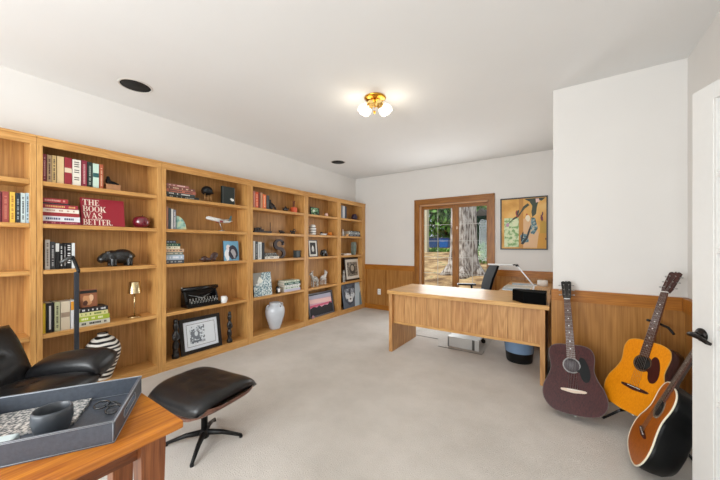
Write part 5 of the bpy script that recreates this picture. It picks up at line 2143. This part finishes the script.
# local: faces -y
b = MB()
pad(b, TR((0, .02, .40)) @ RO(R(-8), 4, 'X'), .60, .60, .16, LEATHER, ((-.35, 0), (.35, 0)))
b.build('seat_cushion', t)
b = MB()
pad(b, TR((0, .30, .56)) @ RO(R(66), 4, 'X'), .68, .46, .15, LEATHER, ((-.35, 0), (.35, 0)))
b.build('back_cushion', t)
b = MB()
pad(b, TR((0, .50, .80)) @ RO(R(60), 4, 'X'), .58, .28, .12, LEATHER, ((-.35, 0), (.35, 0)))
b.build('head_cushion', t)
for s in (-1, 1):
    b = MB()
    M = TR((s * .335, -.02, .475)) @ RO(R(-9), 4, 'X') @ RO(s * R(-18), 4, 'Y')
    pad(b, M, .21, .50, .20, LEATHER, (), exp=3)
    b.build('armrest', t)
    b = MB()
    b.tube([(s * .33, .0, .45), (s * .30, .05, .40), (s * .26, .10, .36)], .018, BLACK)
    b.build('arm_bracket', t)


def shellplate(M, w_, d, curl, m, th=.012, n=16, axis=0, p=2.5, rnd=.2):
    b = MB()
    top = []
    for i in range(n + 1):
        r_ = []
        for j in range(n + 1):
            u = -1 + 2 * i / n
            v = -1 + 2 * j / n
            cu = u * math.sqrt(max(0, 1 - v ** 4 * rnd))
            cv = v * math.sqrt(max(0, 1 - u ** 4 * rnd))
            z = curl * abs((u, v)[axis]) ** p
            r_.append(Vector((cu * w_ / 2, cv * d / 2, z)))
        top.append(r_)
    mi = b.mi(m)
    A = [[b.bm.verts.new(M @ p_) for p_ in r_] for r_ in top]
    B = [[b.bm.verts.new(M @ (p_ - Vector((0, 0, th)))) for p_ in r_] for r_ in top]
    for i in range(n):
        for j in range(n):
            for G, fl in ((A, 0), (B, 1)):
                q = (G[i][j], G[i + 1][j], G[i + 1][j + 1], G[i][j + 1])
                f = b.bm.faces.new(q[::-1] if fl else q)
                f.material_index = mi
                f.smooth = True
    for k in range(n):
        for q in ((A[k][0], A[k + 1][0], B[k + 1][0], B[k][0]), (A[k][n], A[k + 1][n], B[k + 1][n], B[k][n]), (A[0][k], A[0][k + 1], B[0][k + 1], B[0][k]), (A[n][k], A[n][k + 1], B[n][k + 1], B[n][k])):
            f = b.bm.faces.new(q)
            f.material_index = mi
    return b


shellplate(TR((0, -.0, .335)) @ RO(R(-8), 4, 'X'), .64, .54, .10, WALNUT).build('seat_shell', t)
shellplate(TR((0, .415, .57)) @ RO(R(66), 4, 'X'), .58, .38, .05, WALNUT).build('back_shell', t)
shellplate(TR((0, .575, .78)) @ RO(R(60), 4, 'X'), .56, .30, .05, WALNUT).build('head_shell', t)
b = MB()
b.lathe([(.025, .05), (.025, .30), (.07, .31), (.07, .325)], BLACK, 20)
b.build('column', t)
for k in range(5):
    a = R(72 * k + 90)
    b = MB()
    b.tube([(0, 0, .08), (.15 * math.cos(a), .15 * math.sin(a), .065), (.30 * math.cos(a), .30 * math.sin(a), .012)], [.022, .018, .012], BLACK)
    b.build('leg', t)

t = thing('ottoman', 'black leather ottoman with walnut shell on a four-star black base', 'ottoman', (-1.955, 1.055, 0), R(8))
t.scale = (.95, .95, 1)
b = MB()
n = 24
W2, D2 = .278, .255
for side in (1, -1):
    V = {}
    for i in range(n + 1):
        for j in range(n + 1):
            u = -1 + 2 * i / n
            v = -1 + 2 * j / n
            e = max(0, 1 - abs(u) ** 5) * max(0, 1 - abs(v) ** 5)
            base = .362 + .012 * abs(u) ** 2.2 - .04 * abs(v) ** 3
            z = base + side * (.052 if side > 0 else .045) * e ** .38
            if side > 0:
                for tx, ty in ((-.33, -.3), (.33, -.3), (-.33, .3), (.33, .3)):
                    z -= .010 * math.exp(-((u - tx) ** 2 + (v - ty) ** 2) / .015)
                z -= .006 * math.exp(-(v / .06) ** 2) * e
            cu = u * math.sqrt(max(0, 1 - v ** 4 * .16))
            cv = v * math.sqrt(max(0, 1 - u ** 4 * .16))
            V[i, j] = b.bm.verts.new((cu * W2, cv * D2, z))
    mi = b.mi(LEATHER)
    for i in range(n):
        for j in range(n):
            f = b.bm.faces.new((V[i, j], V[i + 1, j], V[i + 1, j + 1], V[i, j + 1]))
            f.material_index = mi
            f.smooth = True
bmesh.ops.remove_doubles(b.bm, verts=b.bm.verts, dist=1e-5)
b.build('seat_cushion', t)
shellplate(TR((0, 0, .285)), .61, .46, .07, WALNUT, th=.016, n=24, p=4, rnd=.3).build('shell', t)
b = MB()
b.lathe([(.021, .05), (.021, .26), (.06, .27), (.06, .285)], BLACK, 20)
b.build('column', t)
b = MB()
b.lathe([(0, .03), (.03, .03), (.036, .06), (.022, .085), (0, .085)], BLACK, 20)
b.build('hub', t)
for k in range(4):
    a = R(90 * k + 45 - 8)
    b = MB()
    b.tube([(.01 * math.cos(a), .01 * math.sin(a), .062), (.12 * math.cos(a), .12 * math.sin(a), .05), (.245 * math.cos(a), .245 * math.sin(a), .014)], [.019, .015, .010], BLACK)
    lg_ = b.build('leg', t)
    b = MB()
    b.lathe([(0, 0), (.012, 0), (.012, .012), (0, .012)], BLACK, 14, c=(.24 * math.cos(a), .24 * math.sin(a), 0))
    b.build('foot', lg_)
